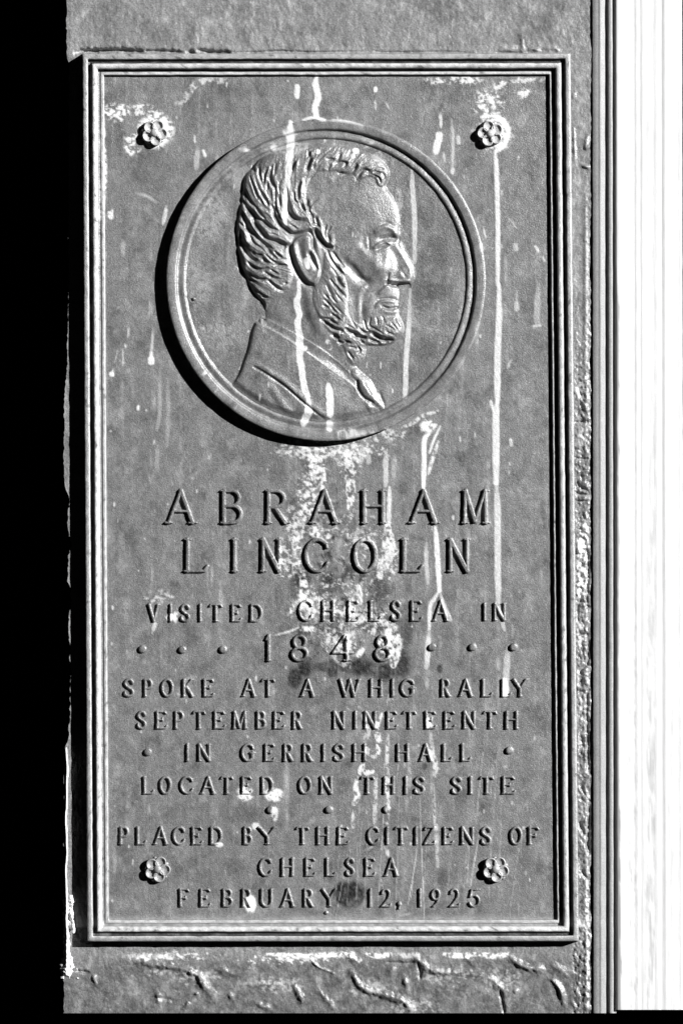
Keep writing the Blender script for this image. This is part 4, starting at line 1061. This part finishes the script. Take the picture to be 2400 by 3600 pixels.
# chin and jaw beard
B_ = lambda lst, k=1.0: [tool([(u - .4 * s, v - .3 * s) for u, v in c5(p)], s * .62, a * k * 1.0, .45) for p, s, a in lst]
tool(c5([(180, 560), (300, 650), (450, 740), (640, 790), (850, 830), (1050, 850), (1250, 880), (1400, 850)]), 8, 5)
B_([(([(230, 640), (330, 720), (430, 790), (560, 830)]), 6, -8), (([(620, 800), (700, 845), (800, 870)]), 7.5, -12), (([(730, 900), (820, 930), (910, 940)]), 7.5, -12), (([(840, 810), (920, 860), (1010, 850)]), 6, -10),
    (([(1050, 880), (1130, 930), (1250, 990)]), 9, -15), (([(1000, 965), (1060, 985), (1130, 1010)]), 7, -12), (([(1240, 960), (1340, 975)]), 6.5, -11), (([(1010, 760), (1080, 800), (1190, 870)]), 3.5, -6),
    (([(260, 630), (360, 650), (470, 720)]), 5, -9), (([(420, 890), (490, 940)]), 7, -9), (([(500, 1000), (580, 1020), (650, 1000)]), 5, -7), (([(590, 980), (690, 1020)]), 4, -6), (([(650, 1160), (720, 1250)]), 4, -6),
    (([(800, 1080), (835, 1140), (800, 1170)]), 4, -6), (([(480, 0), (510, 70), (560, 130)]), 4.5, -8), (([(370, 20), (460, 140), (550, 250)]), 3.5, -6), (([(270, 430), (330, 460)]), 6, -6), (([(390, 470), (470, 540)]), 3.5, -6),
    (([(390, 560), (500, 640)]), 4.5, -7), (([(680, 1080), (780, 1100)]), 4, -5), (([(560, 870), (480, 880)]), 5, 5), (([(830, 960), (880, 1010)]), 4, -7), (([(640, 740), (740, 790)]), 3.5, -5), (([(700, 660), (780, 780)]), 3, -4),
    (([(280, 250), (340, 320)]), 3, -4), (([(470, 260), (540, 350)]), 3, -4), (([(370, 280), (460, 380)]), 3, -4), (([(900, 660), (930, 780), (980, 830)]), 3, -4), (([(1000, 620), (980, 720), (1020, 780)]), 3.5, -5),
    (([(1100, 620), (1110, 720)]), 3.5, -4), (([(1190, 600), (1215, 690)]), 3.5, -4), (([(1250, 740), (1370, 800)]), 3, -4), (([(1380, 640), (1450, 760)]), 3, -3), (([(1330, 700), (1420, 800)]), 3, -4), (([(1260, 850), (1350, 880)]), 4, -6),
    (([(380, 640), (430, 700)]), 4, -6), (([(300, 700), (400, 740)]), 4, -6)])
# sideburn tufts
for p, s, a in [([(800, 905), (830, 970), (870, 1040), (915, 1095)], 4, -7), ([(850, 930), (890, 990), (930, 1040)], 3, -5), ([(890, 1130), (930, 1195)], 3.5, -6), ([(840, 1050), (880, 1100)], 3, -4), ([(900, 1030), (940, 1090)], 3, 4), ([(820, 930), (860, 1010)], 3, 4),
                ([(770, 830), (800, 885), (860, 890)], 5, -8), ([(720, 760), (770, 840)], 5, -8), ([(800, 1180), (850, 1280)], 3, -3), ([(870, 1180), (940, 1270)], 3, -4), ([(780, 1290), (860, 1370)], 3, -4), ([(850, 1330), (920, 1400)], 3, -3)]:
    tool(c2(p), s, a)
# --- ear
R_ += swell(sd_ear, 7.5, 3.0) - 1.2 * smooth(9, 22, sd_ear)
for p, s, a in [([(970, 480), (1010, 640), (1040, 760), (1130, 940), (1230, 1060), (1330, 1090)], 5.5, -9), ([(1300, 260), (1340, 340), (1335, 480)], 5, -9), ([(1290, 590), (1340, 690), (1405, 830)], 5, -10),
                ([(1020, 420), (1060, 620), (1110, 800), (1230, 990), (1330, 1040), (1420, 960)], 6, 2.2), ([(1120, 400), (1150, 560), (1200, 700)], 7, -3), ([(1230, 330), (1250, 480), (1230, 600)], 8, 3), ([(1400, 400), (1430, 640)], 7, 3)]:
    tool(c3h(p), s, a, .3)
drip(c3h([(1240, 690), (1262, 800)]), 17, 1.0)
drip(c1h([(1390, 660), (1370, 900)]), 12, .95)
# neck cord
tool(c2([(650, 1230), (700, 1400), (780, 1560)]), 12, 3); tool(c2([(610, 1250), (640, 1420), (700, 1560)]), 10, -2)
tool(c2([(420, 1330), (480, 1460)]), 16, 2)
# --- coat: lapel, folds, collar edges, bow
C_ = lambda p, s, a, t=.4: tool(c6(p), s * (.85 if s < 5 else 1.15), a * (.75 if s < 5 else .9), t)
C_([(300, 140), (440, 202), (560, 268), (640, 318), (760, 400), (920, 516), (1110, 646), (1200, 730)], 3.5, 1.6, .1)
C_([(350, 90), (480, 142), (560, 186), (640, 230), (720, 272), (860, 356), (960, 428), (1060, 506), (1130, 575)], 3.2, 1.4, .1)
C_([(340, 125), (480, 180), (640, 285), (760, 345), (920, 460), (1060, 560), (1120, 610)], 6, -.8, .2)
C_([(960, 470), (1020, 520), (1100, 590)], 10, -6, .4)
C_([(285, 530), (390, 590), (560, 705), (720, 845), (930, 1015)], 4, -5.5, .5); C_([(300, 500), (400, 565), (570, 680), (730, 820), (950, 990)], 7, 3.2, .4)
C_([(400, 660), (520, 850), (690, 1040)], 9, 3.0); C_([(380, 640), (470, 830), (620, 1050)], 9, -2.5); C_([(460, 640), (560, 800), (700, 980)], 11, -2.2)
C_([(320, 180), (270, 330), (200, 520)], 12, 2.5)
C_([(1050, 700), (1200, 850), (1330, 1000)], 20, -2); C_([(1290, 850), (1330, 930), (1400, 990)], 5, 3)
C_([(1200, 655), (1212, 730), (1260, 800), (1340, 845)], 3.6, -6.5, .3); C_([(1260, 670), (1295, 720), (1325, 770)], 3, -3.5); C_([(1240, 640), (1290, 720), (1340, 800)], 10, 3)
C_([(1400, 760), (1430, 840), (1460, 920)], 4, -4); C_([(1380, 790), (1400, 850)], 4, 3)
# scratched signature on the ground at the left
for p in [[(462, 742), (466, 762)], [(470, 741), (474, 765)], [(462, 752), (474, 751)], [(480, 750), (486, 746), (487, 758), (481, 762)], [(491, 740), (490, 762)], [(495, 752), (497, 762), (500, 750), (503, 762), (506, 750)],
          [(515, 740), (518, 763)], [(524, 748), (529, 744), (532, 756), (526, 762)]]:
    q = [(a * 1.5306, b * 1.5306) for a, b in p]
    tool(q, 1.8, -.6, .2)

# fine strand texture that follows the drawn locks: noise smeared along the local direction of the hair
hm = (sd_hair > -2) | (sd_beard > -2)
seg = []
for g in GROOVES:
    for i in range(len(g) - 1):
        seg.append((*(g[i] + g[i + 1]) / 2, *(g[i + 1] - g[i]) / (np.linalg.norm(g[i + 1] - g[i]) + 1e-6)))
for p in [[(130, 100), (200, 560)], [(300, 300), (500, 700)], [(500, 650), (900, 850)], [(900, 650), (1000, 850)], [(900, 840), (1300, 950)], [(600, 950), (800, 1250)], [(1200, 600), (1100, 850)], [(1300, 650), (1450, 850)]]:
    a, b = [np.array(q) for q in c5(p)]
    seg.append((*(a + b) / 2, *(b - a) / np.linalg.norm(b - a)))
seg = np.array(seg)
c2t = np.zeros(X.shape); s2t = np.zeros(X.shape)
ang = np.arctan2(seg[:, 3], seg[:, 2])
for (sx, sy, _, _), a in zip(seg, ang):
    w = 1.0 / ((X - sx) ** 2 + (Y - sy) ** 2 + 60) ** 1.5
    c2t += w * np.cos(2 * a); s2t += w * np.sin(2 * a)
th = .5 * np.arctan2(s2t, c2t)
ux, uy = np.cos(th), np.sin(th)
wn = rng.uniform(-1, 1, X.shape)
acc = np.zeros(X.shape)
jj, ii = np.meshgrid(np.arange(mf.nx), np.arange(mf.ny))
for sgn in (1, -1):
    px = jj.astype(float); py = ii.astype(float)
    for k in range(11):
        ix = np.clip(px.round().astype(int), 0, mf.nx - 1); iy = np.clip(py.round().astype(int), 0, mf.ny - 1)
        acc += wn[iy, ix]
        vx, vy = ux[iy, ix], uy[iy, ix]
        flip = np.sign(vx * ux + vy * uy); flip[flip == 0] = 1
        px += sgn * vx * flip; py += sgn * vy * flip
acc /= 22
def blur(A, r=1):
    k = np.array([.25, .5, .25])
    for _ in range(r):
        A = np.apply_along_axis(lambda v: np.convolve(v, k, 'same'), 0, A)
        A = np.apply_along_axis(lambda v: np.convolve(v, k, 'same'), 1, A)
    return A
acc = blur(acc, 1)
R_ += 5.5 * acc * np.maximum(smooth(0, 6, sd_hair), .7 * smooth(0, 6, sd_beard))
R_ = .25 * R_ + .75 * blur(R_, 2)
# nothing of the portrait rises out of the ground outside its outlines
any_sd = np.maximum.reduce([sd_body, sd_coat, sd_collar, sd_bow])
R_ *= 1 - smooth(465, 492, rr) * .8
R_ = np.maximum(R_, np.where(any_sd < 0, -3, -6))
Hm = FIELD_H + R_ + .5 * fbm(X, Y, 40, 50, 511, 4) + .3 * fbm(X, Y, 8, 8, 512, 2)
Hm = np.where(rr > 493, FIELD_H - 1.5, Hm)
disc = rr < 495
# split the one modelled surface into the parts the eye reads: ground, face, hair, beard, ear, coat, collar, bow tie
part = np.zeros(X.shape, int)
part[sd_head > -1] = 1
part[sd_beard > 0] = 3
part[sd_hair > 0] = 2
part[sd_collar > -1] = 6
part[(sd_head > 0) & (sd_beard > 0)] = 3
part[sd_coat > -1] = 5
part[sd_bow > -1] = 7
part[(sd_beard > 0) & (Y < 1240)] = 3
part[sd_hair > 0] = 2
part[sd_ear > -1] = 4
cell = part[:-1, :-1]
dcell = disc[:-1, :-1] | disc[1:, 1:]
for k, nm in enumerate(['ground', 'face', 'hair', 'beard', 'ear', 'coat', 'collar', 'bow_tie']):
    m = (cell == k) & dcell
    if m.any():
        relief(nm, mf, Hm, BRONZE, medal, keep_f=m, shared_normals=True)
